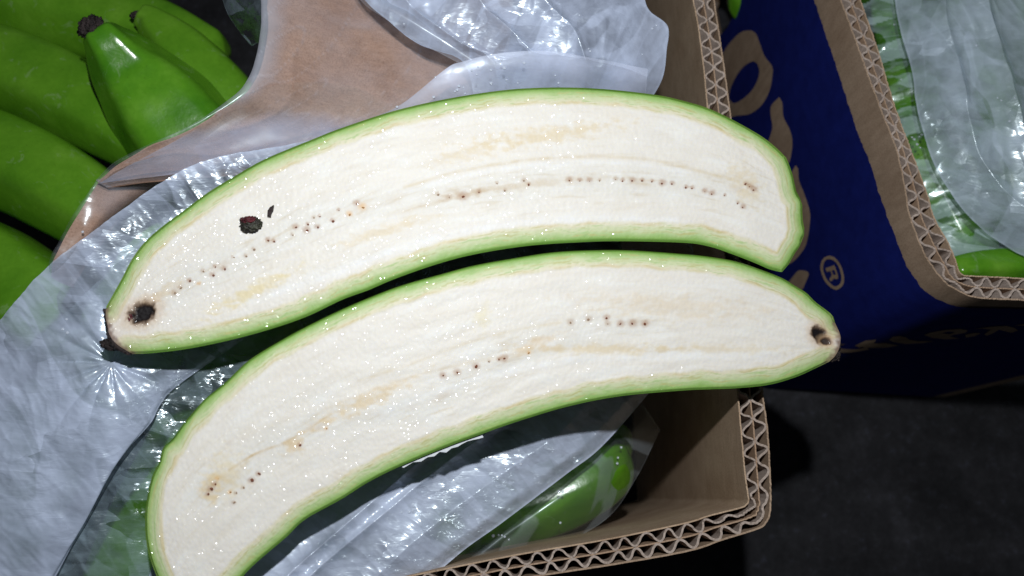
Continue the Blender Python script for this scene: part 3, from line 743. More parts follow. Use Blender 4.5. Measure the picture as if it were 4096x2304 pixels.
crust('stem_scar', [(3343, 1302), (3353, 1330), (3359, 1358), (3353, 1395), (3345, 1425), (3324, 1445)], [3, 4, 5, 7, 14, 6], lower, -0.0015, 6)
blob('stem_stub', 3343, 1421, -0.002, 20, (0.9, 1.1, 1.0), M_DARK, lower, 0.5, 9)
blob('red_fleck', 516, 1270, 0.0004, 10, (1.2, 1.5, 0.5), M_CRUMBR, upper, 0.4, 9, sub=3)
# things lying on the upper half
cr_ = blob('plant_crumb', 1004, 897, 0.0024, 36, (1.0, 0.78, 0.55), M_CRUMB, None, 0.75, 14, 1.6)
tag(cr_, 'dark ragged crumb with reddish top lying on the upper banana half', 'crumb')
b_ = blob('red_edge', 992, 880, 0.0040, 22, (1.2, 0.55, 0.45), M_CRUMBR, None, 0.7, 19, 2.0)
b_.parent = cr_; b_.location = b_.location - cr_.location
def prism(name, px, h, th, mat, parent=None):
    p = PT([q[0] for q in px], [q[1] for q in px], h); n = len(p)
    V = np.vstack([p, p - np.array([0, 0, th])])
    o = tessellate_polygon([[Vector(q) for q in p]])
    t = np.array(o); i = np.arange(n); i2 = (i + 1) % n
    nrm = np.cross(p[t[0][1]] - p[t[0][0]], p[t[0][2]] - p[t[0][0]])
    if nrm[2] < 0: t = t[:, ::-1]
    return mesh_np(name, V, [t, t[:, ::-1] + n, np.stack([i, i + n, i2 + n, i2], 1)], mat, parent, False)
sl = prism('skin_sliver', zo(0, 768, [(2015, 180), (2018, 140), (2035, 115), (2063, 97), (2056, 135), (2042, 160), (2038, 185)]), 0.0026, 0.0009, M_DARK)
tag(sl, 'thin dark sliver lying above the crumb on the upper banana half', 'crumb')
# torn sticker edges on the skins
fr = zo(1366, 1536, [(445, 622), (700, 512), (900, 425), (1045, 360), (1072, 402), (1040, 412), (1000, 420), (950, 432), (905, 455), (880, 472), (830, 485), (790, 517), (740, 512), (700, 545), (650, 552), (600, 585), (540, 590), (470, 632)])
prism('sticker', fr, -0.0016, 0.0004, M_PAPER, lpeel)
prism('sticker', zo(1366, 768, [(1520, 386), (1700, 378), (1900, 366), (2105, 356), (2112, 366), (2085, 374), (1990, 371), (1850, 379), (1700, 384), (1530, 391)]), -0.0016, 0.0004, M_PAPER, upeel)

# ------------------------------------------------------------------ whole green bananas in the boxes
def banana(label, pts, z, rpx, tip=None, group='uncut green bananas in the boxes', mat=M_GREEN, ph=0.0, flat=0.05, name='banana', endr=(0.35, 0.35)):
    zz = np.broadcast_to(z, (len(pts),))
    ctr = np.array([P(p[0], p[1], q) for p, q in zip(pts, zz)])
    dpt = (ctr - CAM) @ FWD
    R = np.asarray(rpx, float) * dpt / FPX
    c = catmull(np.concatenate([ctr, R[:, None]], 1), 90)
    r = c[:, 3]; c = c[:, :3]; n = len(c); k = 40
    # rounded ends
    L = np.r_[0, np.cumsum(np.linalg.norm(np.diff(c, axis=0), axis=1))]
    for e, dist in ((0, L), (1, L[-1] - L)):
        ee = endr[e] * 2 * r[0 if e == 0 else -1]
        q = np.clip(dist / (ee + 1e-9), 0, 1); r = r * np.sqrt(np.clip(1 - (1 - q) ** 2, 0.0004, 1))
    tg = np.gradient(c, axis=0); tg /= np.linalg.norm(tg, axis=1)[:, None]
    up = np.array([0, 0, 1.0]); sd = np.cross(tg, up); sd /= np.linalg.norm(sd, axis=1)[:, None]; u2 = np.cross(sd, tg)
    a = np.linspace(0, 2 * math.pi, k, endpoint=False)
    sec = 1 + flat * np.cos(5 * a + ph) + 0.012 * np.cos(10 * a + 2 * ph)
    rr = r[:, None] * sec[None] * (1 + 0.02 * gn(np.arange(n)[:, None] * 0.08 + 0 * a, a[None] * 0.8, int(abs(pts[0][0]) + 7)))
    V = c[:, None] + sd[:, None] * (np.cos(a)[None] * rr)[..., None] + u2[:, None] * (np.sin(a)[None] * rr)[..., None]
    V = V.reshape(-1, 3)
    o = mesh_np(name, V, [grid_faces(n, k, closed=True)], mat, None, True)
    tag(o, label, 'banana', group)
    if tip is not None:
        px, py, tz, tr, sc, rot = tip
        b = blob('blossom_tip', P(px, py, tz), None, None, tr, sc, M_DARK, o, 0.7, int(px) % 97, 2.4, 4, rot=rot)
    return o
banana('green banana along the top left corner of the photo', [(-420, -90), (-100, -10), (250, 60), (600, 130), (900, 240)], -0.088, [150, 170, 165, 140, 90], ph=0.3)
banana('green banana running under the stubby dark tip at left', [(-420, 180), (-100, 250), (200, 350), (480, 500), (700, 660)], -0.078, [165, 175, 172, 150, 100], ph=0.9)
banana('green banana below the stubby one, lit along its back', [(-420, 520), (-100, 600), (150, 700), (400, 850), (600, 1000)], -0.076, [170, 185, 180, 160, 100], ph=0.2)
banana('green banana at the left edge beside the brown paper corner', [(-420, 960), (-150, 1040), (60, 1150), (300, 1340), (500, 1500)], -0.080, [185, 200, 195, 170, 110], ph=0.7)
banana('shiny green banana with upright dark withered tip at top left', [(383, 112), (430, 170), (520, 280), (650, 430), (820, 640), (980, 850)], [-0.0255, -0.0305, -0.044, -0.0590, -0.0765, -0.093], [62, 92, 150, 205, 225, 215], tip=(362, 108, -0.022, 56, (0.75, 1.05, 0.7), -0.55), mat=M_GREEN2, ph=1.25, flat=0.075, endr=(0.12, 0.3))
banana('green banana half hidden behind the shiny one with dark tip', [(548, 55), (610, 95), (730, 220), (880, 400), (1020, 600)], [-0.062, -0.066, -0.074, -0.084, -0.095], [38, 70, 122, 150, 150], tip=(542, 58, -0.060, 22, (1.3, 0.7, 0.7), 0.45), ph=0.4, endr=(0.1, 0.3))
banana('green banana tip peeping out under the brown paper sheet', [(478, 868), (540, 810), (650, 745), (800, 690), (1000, 640)], [-0.026, -0.028, -0.034, -0.042, -0.05], [38, 58, 78, 92, 100], tip=(462, 872, -0.022, 40, (0.9, 0.6, 0.7), 0.6), mat=M_GREEN2, ph=0.2, endr=(0.1, 0.3))
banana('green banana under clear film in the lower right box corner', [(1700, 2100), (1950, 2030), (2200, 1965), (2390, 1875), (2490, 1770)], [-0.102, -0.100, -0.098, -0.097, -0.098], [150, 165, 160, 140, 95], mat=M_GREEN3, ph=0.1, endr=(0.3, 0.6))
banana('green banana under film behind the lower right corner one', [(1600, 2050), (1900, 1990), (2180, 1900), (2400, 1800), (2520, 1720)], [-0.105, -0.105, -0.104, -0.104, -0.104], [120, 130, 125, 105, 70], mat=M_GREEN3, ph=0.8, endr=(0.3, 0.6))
banana('green banana seen through film left of the lower half', [(420, 2600), (560, 2200), (740, 1850), (930, 1500), (1200, 1200)], -0.095, [150, 165, 170, 160, 120], ph=0.5)
banana('green banana deep under the crumpled film at lower left', [(-100, 2300), (80, 1950), (300, 1620), (600, 1330), (900, 1150)], -0.066, [180, 190, 185, 170, 130], ph=0.9)
banana('green banana under film beneath the upper banana half', [(300, 1300), (520, 1050), (800, 800), (1150, 680), (1500, 640)], -0.062, [110, 130, 140, 130, 100], ph=0.1)
banana('green banana under film between the bottom fold and lower half', [(900, 2500), (1100, 2250), (1350, 2080), (1650, 1900), (1900, 1700)], -0.10, [150, 165, 165, 150, 110], ph=0.6)
# blue box
banana('green banana standing against the blue box wall near the top', [(3560, -120), (3585, 40), (3620, 200), (3660, 360), (3690, 505)], -0.085, [80, 92, 98, 96, 84], mat=M_GREEN2, ph=0.3, endr=(0.3, 0.35))
banana('green banana under clear film along the blue box wall', [(3640, 480), (3700, 640), (3770, 800), (3850, 960), (3930, 1070)], -0.092, [96, 108, 112, 105, 90], mat=M_GREEN2, ph=0.9)
banana('green banana at the near corner of the blue box', [(3790, 1085), (3900, 1070), (4060, 1065), (4300, 1075)], -0.072, [52, 66, 76, 80], mat=M_GREEN2, ph=0.4)
banana('green banana under milky film in the blue box', [(3820, -150), (3860, 150), (3930, 450), (4020, 750), (4120, 950)], -0.10, [150, 165, 165, 150, 110], ph=0.4)
banana('green banana at the right edge of the blue box', [(4150, -150), (4180, 150), (4240, 450), (4300, 750), (4380, 950)], -0.10, [150, 165, 165, 150, 110], ph=0.4)
def proj(w):
    d = np.asarray(w) - CAM; k = d @ FWD
    return 2048 + FPX * d[0] / k, 1152 - FPX * (d @ UP) / k
hs, hz_ = hp[:9].mean(0)
hb = [b2.on_face(hs + dq, hz_ + dz, q) for q, dq, dz in ((-0.14, 0.02, -0.02), (-0.09, 0.012, -0.004), (-0.05, 0.004, 0.008), (-0.025, 0.0, 0.013), (0.006, -0.003, 0.016))]
banana('green banana end poking into the hand hole of the blue box', [proj(w) for w in hb], [w[2] for w in hb], [FPX * r / ((w - CAM) @ FWD) for r, w in zip((0.017, 0.020, 0.0195, 0.018, 0.015), hb)], mat=M_GREEN2, ph=0.4, endr=(0.3, 0.5))

# ------------------------------------------------------------------ brown paper sheet and plastic film
def sheet(name, rows, nu, nv, mat, parent, mode='T', disp=None, thick=0.0, smooth=True, lay=None, hem=0.18):
    """a sheet through a lattice of photo points with heights; mode T: heights above the cut plane, A: above the world zero"""
    rows = [catmull([(x, y, z) for x, y, z in r], 41) for r in rows]
    R = np.array(rows)                                       # rows x 41 x 3
    g = np.stack([catmull(R[:, k], nv) for k in range(41)], 1)   # nv x 41 x 3
    g = np.stack([catmull(g[k], nu) for k in range(nv)], 0)       # nv x nu x 3
    q = g.reshape(-1, 3)
    W = PT(q[:, 0], q[:, 1], q[:, 2]) if mode == 'T' else P(q[:, 0], q[:, 1], q[:, 2])
    U = np.tile(np.linspace(0, 1, nu), nv); V = np.repeat(np.linspace(0, 1, nv), nu)
    if disp is not None:
        W[:, 2] += disp(W[:, 0], W[:, 1], U, V)
    f = grid_faces(nv, nu)
    a, b, c = W[f[len(f) // 2][0]], W[f[len(f) // 2][1]], W[f[len(f) // 2][2]]
    if np.cross(b - a, c - a)[2] < 0: f = f[:, ::-1]
    if thick:
        n = len(W); W2 = W - np.array([0, 0, thick])
        bd = np.r_[np.arange(nu), np.arange(1, nv) * nu + nu - 1, (nv - 1) * nu + np.arange(nu - 2, -1, -1), np.arange(nv - 2, 0, -1) * nu]
        b2_ = np.roll(bd, -1)
        return mesh_np(name, np.vstack([W, W2]), [f, f[:, ::-1] + n, np.stack([bd, bd + n, b2_ + n, b2_], 1)], mat, parent, smooth)
    o = mesh_np(name, W, f, mat, parent, smooth)
    FILM.append(W)
    L = hem * np.maximum.reduce([1 - sm(0.0, 0.012, U), 1 - sm(0.0, 0.012, 1 - U), 1 - sm(0, 0.016, V), 1 - sm(0, 0.016, 1 - V)])
    if lay is not None: L = L + lay(W[:, 0], W[:, 1], U, V)
    at = o.data.attributes.new('layers', 'FLOAT', 'POINT'); at.data.foreach_set('value', L.astype(np.float32))
    return o
def folds(a, f, st, k, seed, th=0.05):
    """where the film lies double: crisp-edged strips"""
    def g(x, y, u, v):
        p, q = rot2(x, y, a)
        n1 = gn(p * f / st, q * f, seed) + 0.25 * gn(p * f * 1.7, q * f * 3, seed + 1)
        n2 = gn(p * f / st * 1.6 + 9, q * f * 1.5, seed + 2)
        w = 0.2 * gn(p * 22, q * 22, seed + 20)
        l1 = np.abs(gn(p * f / st * 1.3 + w, q * f * 2.2 + w, seed + 4)); l2 = np.abs(gn(p * f * 0.8 + w, q * f * 1.1 + 2 * w, seed + 5)); l3 = np.abs(gn(p * f * 2.2 + w, q * f * 2.6 + w, seed + 6))
        on = sm(-0.1, 0.25, gn(x * 22, y * 22, seed + 7))
        cr = (0.9 * (1 - sm(0.0, 0.035, l1)) + 0.35 * (1 - sm(0, 0.03, l2)) * on + 0.25 * (1 - sm(0, 0.06, l3)) * on) * k * 0.45
        return cr + k * (sm(th, th + 0.03, n1) - 0.7 * sm(th + 0.05, th + 0.08, n2) + 0.5 * sm(-0.25, 0.4, n2 - n1))
    return g
FILM = []
def rot2(x, y, a):
    c, s = math.cos(a), math.sin(a); return x * c + y * s, -x * s + y * c
def crumple(a, f, amp, st=3.0, seed=1, oc=3, edge=0.0, big=0.0):
    def d(x, y, u, v):
        p, q = rot2(x, y, a)
        wx = 0.25 * gn(x * f * 0.6, y * f * 0.6, seed + 50); wy = 0.25 * gn(x * f * 0.6, y * f * 0.6, seed + 51)
        z = amp * ridged(p * f / st + wx, q * f + wy, seed, oc)
        if big: z = z + big * gn(p * f * 0.25, q * f * 0.4, seed + 9)
        return z
    return d

# --- paper sheet
pap = thing('paper_sheet', 'curved brown kraft paper sheet between the green bananas and the bag', 'paper sheet')
Krows = [
    [(1066, -140, -0.020), (1072, 60, -0.018), (1068, 150, -0.016), (1043, 270, -0.014), (1005, 345, -0.013), (955, 395, -0.012), (780, 505, -0.010), (600, 590, -0.010), (470, 660, -0.011), (395, 730, -0.012)],
    [(1250, -140, -0.030), (1250, 60, -0.027), (1230, 200, -0.025), (1180, 330, -0.022), (1100, 420, -0.020), (1000, 480, -0.019), (850, 560, -0.016), (680, 635, -0.014), (530, 690, -0.014), (410, 740, -0.0135)],
    [(1550, -140, -0.040), (1550, 60, -0.038), (1500, 250, -0.035), (1400, 400, -0.032), (1300, 480, -0.030), (1150, 550, -0.028), (950, 630, -0.022), (730, 684, -0.018), (560, 716, -0.016), (425, 748, -0.015)],
    [(2050, -140, -0.046), (2050, 60, -0.045), (2000, 300, -0.042), (1800, 480, -0.042), (1550, 560, -0.040), (1350, 620, -0.036), (1050, 690, -0.029), (780, 712, -0.022), (590, 728, -0.018), (430, 752, -0.0155)]]
mesh_k = sheet('paper', Krows, 140, 90, M_SHEET, pap, 'T', lambda x, y, u, v: 0.0012 * gn(x * 25, y * 25, 3) + 0.0016 * np.exp(-np.abs(gn(u * 3 + v * 2.5, v * 1.6 - u * 2, 14)) / 0.05), 0.0009)
K2 = [
    [(400, 720, -0.0145), (330, 830, -0.015), (275, 920, -0.015), (235, 1000, -0.015), (212, 1050, -0.016), (205, 1110, -0.019)],
    [(480, 735, -0.020), (430, 830, -0.019), (370, 930, -0.018), (310, 1010, -0.018), (270, 1070, -0.019), (240, 1130, -0.021)],
    [(720, 700, -0.030), (560, 800, -0.032), (470, 880, -0.032), (400, 980, -0.030), (340, 1060, -0.029), (290, 1150, -0.028)]]
sheet('paper', K2, 90, 60, M_SHEET, pap, 'T', lambda x, y, u, v: 0.0006 * gn(x * 40, y * 40, 8), 0.0009)

bag = thing('plastic_bag', 'crumpled clear milky plastic bag lining the main box', 'plastic bag')
F_WRAP = m_film('film_on_paper', 0.20, (0.72, 0.74, 0.86), 0.9, 3, 90, 0.25, 0.2, spec=0.7)
F_MILK = m_film('film_milky', 0.92, (0.68, 0.77, 1.0), -0.75, 3.2, 170, 1.5, 0.17, spec=1.8)
F_CLEAR = m_film('film_clear', 0.23, (0.62, 0.80, 0.94), -0.75, 3.2, 230, 1.7, 0.14, spec=1.8)
F_SMOOTH = m_film('film_smooth', 0.62, (0.74, 0.79, 1.0), 0.2, 2.5, 70, 0.35, 0.2, spec=0.8)
F_MILK2 = m_film('film_double', 0.88, (0.71, 0.79, 1.0), -0.70, 4, 150, 1.3, 0.18, spec=1.4)
F_CLING = m_film('film_clinging', 0.24, (0.62, 0.70, 0.78), 0, 1.5, 60, 0.25, 0.18, patch=(28, 0.50, 0.05), spec=0.7)
F_BLUEBOX = m_film('film_blue_box', 0.56, (0.70, 0.82, 1.0), 1.2, 3.0, 110, 1.4, 0.18, spec=1.6)
F_BLUECLEAR = m_film('film_blue_box_clear', 0.14, (0.62, 0.80, 0.84), 0.3, 2.0, 110, 0.9, 0.15)

# film wrapped over the paper edge
wr = [[(x - (26 if i < 6 else 8), y - 6, z + 0.0008) for i, (x, y, z) in enumerate(Krows[0])]] + [[(x, y, z + 0.0022) for x, y, z in r] for r in Krows]
sheet('film', wr, 150, 100, F_WRAP, bag, 'T', crumple(0.9, 45, 0.0006, 3, 21), lay=lambda x, y, u, v: 0.30 * (1 - sm(0.03, 0.14, v)) * (1 - sm(0.4, 0.6, u)) + 0.12 * (1 - sm(0, .03, np.abs(gn(u * 5 + v * 6, v * 2.2 - u * 2, 4)))) )
wr2 = [[(x - 10, y, z + 0.0008) for x, y, z in K2[0]]] + [[(x, y, z + 0.0026) for x, y, z in r] for r in K2]
sheet('film', wr2, 110, 80, F_WRAP, bag, 'T', crumple(-0.4, 60, 0.0008, 3, 24))

sheet('film', [
    [(985, 375, -0.0125), (1100, 345, -0.018), (1250, 330, -0.024), (1420, 350, -0.028), (1560, 420, -0.030), (1650, 470, -0.032)],
    [(800, 510, -0.0105), (950, 490, -0.014), (1120, 470, -0.019), (1300, 470, -0.024), (1450, 500, -0.028), (1600, 520, -0.031)],
    [(560, 640, -0.0115), (720, 625, -0.0125), (900, 600, -0.016), (1100, 580, -0.020), (1300, 570, -0.025), (1550, 570, -0.032)],
    [(400, 735, -0.012), (560, 716, -0.014), (760, 690, -0.016), (980, 670, -0.022), (1250, 640, -0.028), (1500, 620, -0.034)]], 120, 90,
    m_film('film_haze', 0.24, (0.60, 0.70, 1.0), 0.5, 3, 60, 0.12, 0.3, spec=0.35), bag, 'T', crumple(-0.5, 30, 0.0004, 3, 28), lay=lambda x, y, u, v: 0.16 * sm(0.1, 0.6, v) - 0.30 * (1 - sm(0.0, 0.55, v + 0.2 * gn(u * 4, v * 2, 6))), hem=0.0)
sheet('film', [
    [(1360, -160, -0.026), (1440, 0, -0.024), (1550, 85, -0.022), (1674, 172, -0.022), (1760, 215, -0.022), (1850, 262, -0.023)],
    [(1420, -160, -0.020), (1490, 0, -0.018), (1600, 60, -0.017), (1720, 130, -0.018), (1800, 180, -0.019), (1890, 240, -0.021)],
    [(1500, -160, -0.024), (1560, 0, -0.022), (1670, 50, -0.021), (1780, 110, -0.021), (1850, 165, -0.022), (1930, 240, -0.023)]], 90, 40,
    F_WRAP, bag, 'T', crumple(-0.6, 40, 0.0006, 4, 29), lay=lambda x, y, u, v: 0.10 + 0 * u, hem=0.25)
# lower film over the left bananas, up under the halves
S2 = [
    [(-300, 1700, -0.040), (100, 1400, -0.038), (450, 1080, -0.034), (800, 800, -0.036), (1300, 640, -0.040), (1900, 500, -0.044), (2550, 480, -0.044)],
    [(-300, 2100, -0.040), (250, 1800, -0.032), (600, 1500, -0.030), (1000, 1150, -0.038), (1500, 900, -0.042), (2100, 800, -0.046), (2700, 760, -0.046)],
    [(-200, 2500, -0.038), (400, 2200, -0.027), (800, 1820, -0.029), (1250, 1500, -0.036), (1700, 1250, -0.044), (2200, 1100, -0.052), (2780, 1050, -0.05)],
    [(300, 2700, -0.046), (800, 2450, -0.036), (1250, 2080, -0.038), (1600, 1850, -0.042), (2000, 1620, -0.050), (2350, 1420, -0.058), (2800, 1300, -0.056)],
    [(1300, 2700, -0.050), (1560, 2430, -0.038), (1806, 2215, -0.038), (1976, 2093, -0.040), (2241, 1897, -0.044), (2400, 1770, -0.050), (2640, 1500, -0.062)]]
sheet('film', S2, 420, 300, F_CLEAR, bag, 'T', crumple(-0.72, 70, 0.0007, 2.5, 31, 3, big=0.002), lay=folds(-0.75, 45, 3, 0.16, 161))
# second, milky layer at the bottom with long folds
S3 = [
    [(380, 2700, -0.034), (560, 2400, -0.030), (640, 2200, -0.030), (780, 2050, -0.030), (1000, 1850, -0.030), (1400, 1600, -0.036), (1900, 1380, -0.046)],
    [(700, 2750, -0.034), (880, 2420, -0.026), (1060, 2240, -0.027), (1250, 2060, -0.029), (1500, 1850, -0.034), (1800, 1640, -0.040), (2250, 1400, -0.052)],
    [(1050, 2750, -0.036), (1250, 2430, -0.027), (1450, 2230, -0.028), (1640, 2080, -0.031), (1850, 1890, -0.036), (2080, 1700, -0.042), (2450, 1420, -0.055)],
    [(1330, 2720, -0.040), (1590, 2440, -0.031), (1830, 2222, -0.032), (2000, 2098, -0.034), (2262, 1900, -0.040), (2420, 1775, -0.046), (2660, 1500, -0.058)]]
def d3(x, y, u, v):
    z = crumple(-0.66, 75, 0.0008, 4, 41, 3)(x, y, u, v)
    vv = v + 0.05 * gn(u * 3, v * 2, 7)
    for c, w, a in ((0.30, 0.05, 0.0035), (0.52, 0.035, 0.004), (0.60, 0.03, 0.003), (0.82, 0.06, 0.003)):
        z = z + a * np.exp(-np.abs((vv - c) / w) ** 1.3)
    return z - 0.004 * sm(0.93, 1.0, v)
sheet('film', S3, 420, 320, F_MILK2, bag, 'T', d3, lay=lambda x, y, u, v: folds(-0.66, 50, 5, 0.14, 171)(x, y, u, v) + 0.10 * sm(0.30, 0.31, v + 0.05 * gn(u * 3, v * 2, 7)) - 0.12 * sm(0.60, 0.61, v + 0.05 * gn(u * 3, v * 2, 7)))
# clinging film over the corner bananas
S4 = [
    [(1500, 2420, -0.075), (1700, 2300, -0.070), (1900, 2160, -0.070), (2150, 1960, -0.072), (2350, 1800, -0.076), (2560, 1600, -0.085)],
    [(1700, 2400, -0.072), (1850, 2300, -0.068), (2050, 2150, -0.067), (2280, 1990, -0.068), (2430, 1840, -0.074), (2600, 1660, -0.086)],
    [(1850, 2400, -0.085), (1980, 2300, -0.085), (2200, 2200, -0.088), (2420, 2080, -0.092), (2540, 1920, -0.095), (2640, 1720, -0.10)]]
sheet('film', S4, 180, 140, F_CLING, bag, 'A', crumple(0.4, 40, 0.0006, 2, 44, 2))
# big crumpled upper layer at left
S1 = [
    [(-260, 1560, -0.030), (-60, 1350, -0.024), (60, 1225, -0.020), (212, 1062, -0.016), (420, 892, -0.013), (640, 735, -0.012), (860, 640, -0.014), (1200, 572, -0.020), (1500, 500, -0.026)],
    [(-260, 1850, -0.030), (0, 1600, -0.024), (180, 1400, -0.020), (370, 1210, -0.017), (570, 1040, -0.018), (770, 890, -0.018), (980, 780, -0.020), (1250, 700, -0.026), (1520, 640, -0.030)],
    [(-240, 2200, -0.030), (30, 1980, -0.022), (260, 1720, -0.017), (450, 1480, -0.015), (620, 1280, -0.020), (850, 1080, -0.026), (1100, 940, -0.028), (1330, 850, -0.030), (1560, 780, -0.034)],
    [(-160, 2650, -0.032), (100, 2380, -0.024), (310, 2090, -0.0195), (440, 1860, -0.0175), (580, 1660, -0.0195), (700, 1480, -0.0245), (1000, 1270, -0.030), (1320, 1080, -0.032), (1600, 960, -0.036)],
    [(-60, 2750, -0.041), (170, 2400, -0.0265), (322, 2118, -0.022), (462, 1862, -0.020), (606, 1690, -0.0215), (690, 1560, -0.0265), (1020, 1330, -0.034), (1360, 1120, -0.036), (1640, 990, -0.040)]]
def d1(x, y, u, v):
    z = crumple(-0.8, 75, 0.0006, 2.4, 51, 3, big=0.003)(x, y, u, v)
    c = PT(350, 1420, 0.0); dx, dy = x - c[0], y - c[1]; r = np.hypot(dx, dy); a = np.arctan2(dy, dx)
    z = z + 0.0008 * np.exp(-r / 0.022) * (np.abs(np.sin(a * 7 + 0.8 * gn(a * 2, r * 30, 5))) * 2 - 1) * sm(0, 0.008, r) - 0.002 * np.exp(-(r / 0.008) ** 2)
    return z * (1 - 0.8 * sm(0.85, 1, v))
sheet('film', S1, 460, 360, F_MILK, bag, 'T', d1, lay=lambda x, y, u, v: folds(-0.85, 42, 4.0, 0.30, 151)(x, y, u, v) - 0.42 * sm(0.46, 0.60, u + 0.25 * gn(u * 6, v * 5, 157)) * (1 - 0.6 * sm(0.0, 0.14, 0.14 - v)) + 0.06 * sm(0.1, 0.3, v), hem=0.06)

# upper film behind the upper half
S5 = [
    [(1400, -160, -0.026), (1440, -20, -0.024), (1560, 90, -0.023), (1690, 185, -0.023), (1850, 250, -0.024), (1900, 400, -0.032)],
    [(1700, -160, -0.016), (1750, 0, -0.015), (1830, 100, -0.015), (1930, 190, -0.017), (2030, 260, -0.02), (2080, 420, -0.03)],
    [(2050, -160, -0.010), (2090, 0, -0.010), (2130, 120, -0.012), (2180, 210, -0.014), (2230, 290, -0.018), (2260, 430, -0.03)],
    [(2380, -160, -0.012), (2400, 0, -0.011), (2430, 120, -0.013), (2450, 220, -0.015), (2470, 300, -0.018), (2470, 430, -0.03)],
    [(2560, -160, -0.022), (2585, 20, -0.020), (2668, 106, -0.024), (2665, 205, -0.026), (2648, 318, -0.029), (2585, 430, -0.036)]]
def d5(x, y, u, v):
    z = crumple(1.0, 60, 0.0007, 2.6, 61, 3, big=0.002)(x, y, u, v)
    for c, w, a in ((0.16, 0.03, 0.003), (0.40, 0.03, 0.0035), (0.62, 0.025, 0.003)):
        vv = v + 0.06 * gn(u * 2, v * 2, 77); z = z + a * np.exp(-np.abs((vv - c) / w) ** 1.2)
    return z
sheet('film', S5, 300, 340, F_MILK, bag, 'T', d5, lay=folds(1.0, 42, 3, 0.2, 181))
S6 = [
    [(1250, 568, -0.018), (1420, 500, -0.016), (1594, 428, -0.014), (1780, 283, -0.012), (1850, 252, -0.011), (2002, 216, -0.010), (2193, 208, -0.010), (2347, 232, -0.011), (2590, 280, -0.015)],
    [(1260, 590, -0.022), (1430, 530, -0.020), (1610, 455, -0.017), (1800, 360, -0.015), (1880, 325, -0.014), (2020, 295, -0.013), (2200, 285, -0.013), (2350, 300, -0.014), (2585, 335, -0.018)],
    [(1300, 640, -0.028), (1460, 590, -0.027), (1640, 530, -0.025), (1830, 470, -0.024), (1920, 440, -0.024), (2060, 420, -0.024), (2220, 410, -0.024), (2370, 410, -0.024), (2580, 420, -0.027)]]
sheet('film', S6, 260, 90, F_SMOOTH, bag, 'T', crumple(0.15, 40, 0.0006, 3, 66, 3), lay=folds(0.1, 30, 4, 0.08, 185), hem=0.0)
# strip of film hanging in the dark gap at the top
S7 = [[(860, -120, -0.05), (905, 40, -0.055), (960, 130, -0.058), (1010, 190, -0.06)], [(960, -120, -0.04), (990, 20, -0.045), (1020, 110, -0.05), (1040, 180, -0.055)], [(1080, -120, -0.035), (1080, 20, -0.035), (1070, 130, -0.036), (1050, 230, -0.04)]]
sheet('film', S7, 60, 60, F_CLEAR, bag, 'T', crumple(0.5, 60, 0.0008, 3, 71))

# bag in the blue box
bag2 = thing('plastic_bag', 'milky plastic bag over bananas in the blue box', 'plastic bag')
T1 = [
    [(3520, -200, -0.060), (3562, -40, -0.056), (3600, 130, -0.054), (3640, 260, -0.054), (3664, 400, -0.055), (3690, 510, -0.056), (3728, 640, -0.058), (3790, 765, -0.060), (3885, 885, -0.062), (4010, 985, -0.062), (4160, 1060, -0.062), (4400, 1100, -0.062)],
    [(3660, -200, -0.046), (3690, -40, -0.044), (3720, 130, -0.043), (3750, 260, -0.043), (3775, 400, -0.044), (3810, 510, -0.046), (3860, 620, -0.048), (3920, 720, -0.050), (4000, 810, -0.050), (4100, 880, -0.050), (4220, 940, -0.050), (4450, 980, -0.05)],
    [(3850, -200, -0.040), (3860, -40, -0.038), (3880, 120, -0.037), (3900, 250, -0.038), (3920, 370, -0.039), (3950, 470, -0.040), (3990, 570, -0.042), (4050, 650, -0.042), (4120, 730, -0.042), (4210, 800, -0.042), (4310, 850, -0.042), (4500, 880, -0.042)],
    [(4300, -200, -0.034), (4310, -40, -0.032), (4330, 100, -0.032), (4350, 220, -0.032), (4370, 320, -0.032), (4390, 420, -0.032), (4410, 510, -0.032), (4440, 590, -0.032), (4480, 650, -0.032), (4520, 700, -0.032), (4580, 740, -0.032), (4650, 780, -0.032)]]
def dT(x, y, u, v):
    z = crumple(1.75, 40, 0.0010, 3.0, 81, 3, big=0.003)(x, y, u, v)
    for c, w, a in ((0.26, 0.04, 0.002), (0.52, 0.03, 0.003), (0.8, 0.06, 0.003)):
        vv = v + 0.08 * gn(u * 3, v * 2, 87) + 0.02 * gn(u * 11, v * 9, 88); z = z + a * np.exp(-np.abs((vv - c) / w) ** 1.2)
    return z
sheet('film', T1, 420, 320, F_BLUEBOX, bag2, 'A', dT, lay=folds(1.8, 30, 3.5, 0.18, 191))
T2 = [
    [(3335, -200, -0.075), (3405, 0, -0.070), (3475, 200, -0.070), (3545, 400, -0.070), (3615, 580, -0.072), (3675, 740, -0.074), (3735, 890, -0.074), (3785, 1010, -0.074), (3885, 1060, -0.07), (4125, 1075, -0.068)],
    [(3560, -200, -0.062), (3610, 0, -0.060), (3670, 200, -0.060), (3720, 380, -0.060), (3780, 540, -0.062), (3840, 690, -0.064), (3900, 830, -0.066), (3960, 930, -0.066), (4040, 1000, -0.066), (4250, 1040, -0.064)],
    [(3760, -200, -0.060), (3810, 0, -0.060), (3860, 180, -0.060), (3910, 340, -0.060), (3960, 480, -0.060), (4010, 620, -0.062), (4060, 740, -0.062), (4110, 840, -0.062), (4180, 910, -0.062), (4350, 960, -0.062)]]
sheet('film', T2, 300, 160, F_BLUECLEAR, bag2, 'A', crumple(0.2, 60, 0.0008, 2.0, 91, 2), lay=folds(-0.25, 70, 2.6, 0.42, 195, 0.0))

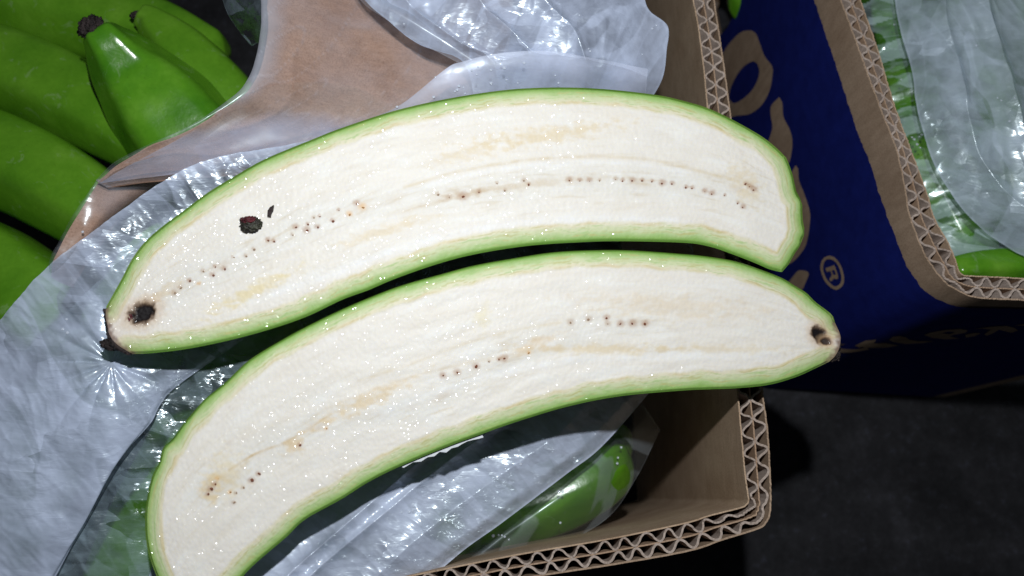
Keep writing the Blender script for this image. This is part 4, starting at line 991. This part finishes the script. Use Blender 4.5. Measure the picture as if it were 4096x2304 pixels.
# water drops on the film
bm = bmesh.new(); bmesh.ops.create_icosphere(bm, subdivisions=2, radius=1.0)
dme = bpy.data.meshes.new('droplet'); bm.to_mesh(dme); bm.free()
dme.polygons.foreach_set('use_smooth', [True] * len(dme.polygons)); dme.materials.append(M_DROP)
FW = np.vstack(FILM); dd_ = FW - CAM; kd = dd_ @ FWD
FU, FV = 2048 + FPX * dd_[:, 0] / kd, 1152 - FPX * (dd_ @ UP) / kd
def drop(px, py, h, r, parent, mode='T'):
    # rest each drop on the uppermost film below that point
    w = np.where(np.hypot(FU - px, FV - py) < 9)[0]
    if not len(w): return
    o = bpy.data.objects.new('droplet', dme); C.objects.link(o); o.parent = parent
    o.location = FW[w[np.argmin(kd[w])]]
    s = r * 0.3 / FPX; o.scale = (s, s, s * 0.6)
for x, y in [(430, 810), (865, 700), (890, 665), (930, 672), (935, 720), (880, 690), (1030, 575), (1035, 520), (1225, 455), (1230, 530), (1130, 545), (990, 545), (1250, 615), (1335, 640), (1390, 485), (1640, 640), (705, 742), (720, 585), (460, 190), (1880, 365), (1890, 390), (1480, 90), (1520, 150), (2360, 215), (2390, 190), (2280, 420), (1610, 585), (1135, 640), (1810, 120), (1000, 340)]:
    drop(1366 + x * 0.5303, y * 0.5303, -0.0085, random.uniform(4, 7), bag)
for x, y in [(470, 1018), (505, 1045), (500, 945), (1080, 560), (640, 300)]:
    drop(x * 0.5303, 768 + y * 0.5303, -0.012, random.uniform(5, 8), bag)
for x, y in [(1335, 490), (1365, 598), (545, 945), (515, 950), (840, 790), (460, 955), (1240, 625), (780, 820)]:
    drop(1366 + x * 0.5303, 1536 + y * 0.5303, -0.021, random.uniform(5, 8), bag)
for x, y in [(2125, 480), (2100, 560), (2095, 600), (1660, 800), (1630, 800), (1930, 375), (1665, 1055), (1140, 1130), (1175, 1130), (1200, 1130), (1225, 1140), (1275, 1180)]:
    drop(1366 + x * 0.5303, 1536 + y * 0.5303, -0.062, random.uniform(4, 8), bag, 'A')
for x, y in [(3680, 535), (3660, 575), (3640, 550), (3672, 590), (3985, 385), (4000, 395), (4052, 387), (3900, 175), (4030, 485), (3598, 316), (3570, 95), (3650, 560), (3668, 548)]:
    drop(x, y, -0.050, random.uniform(4, 8), bag2, 'A')
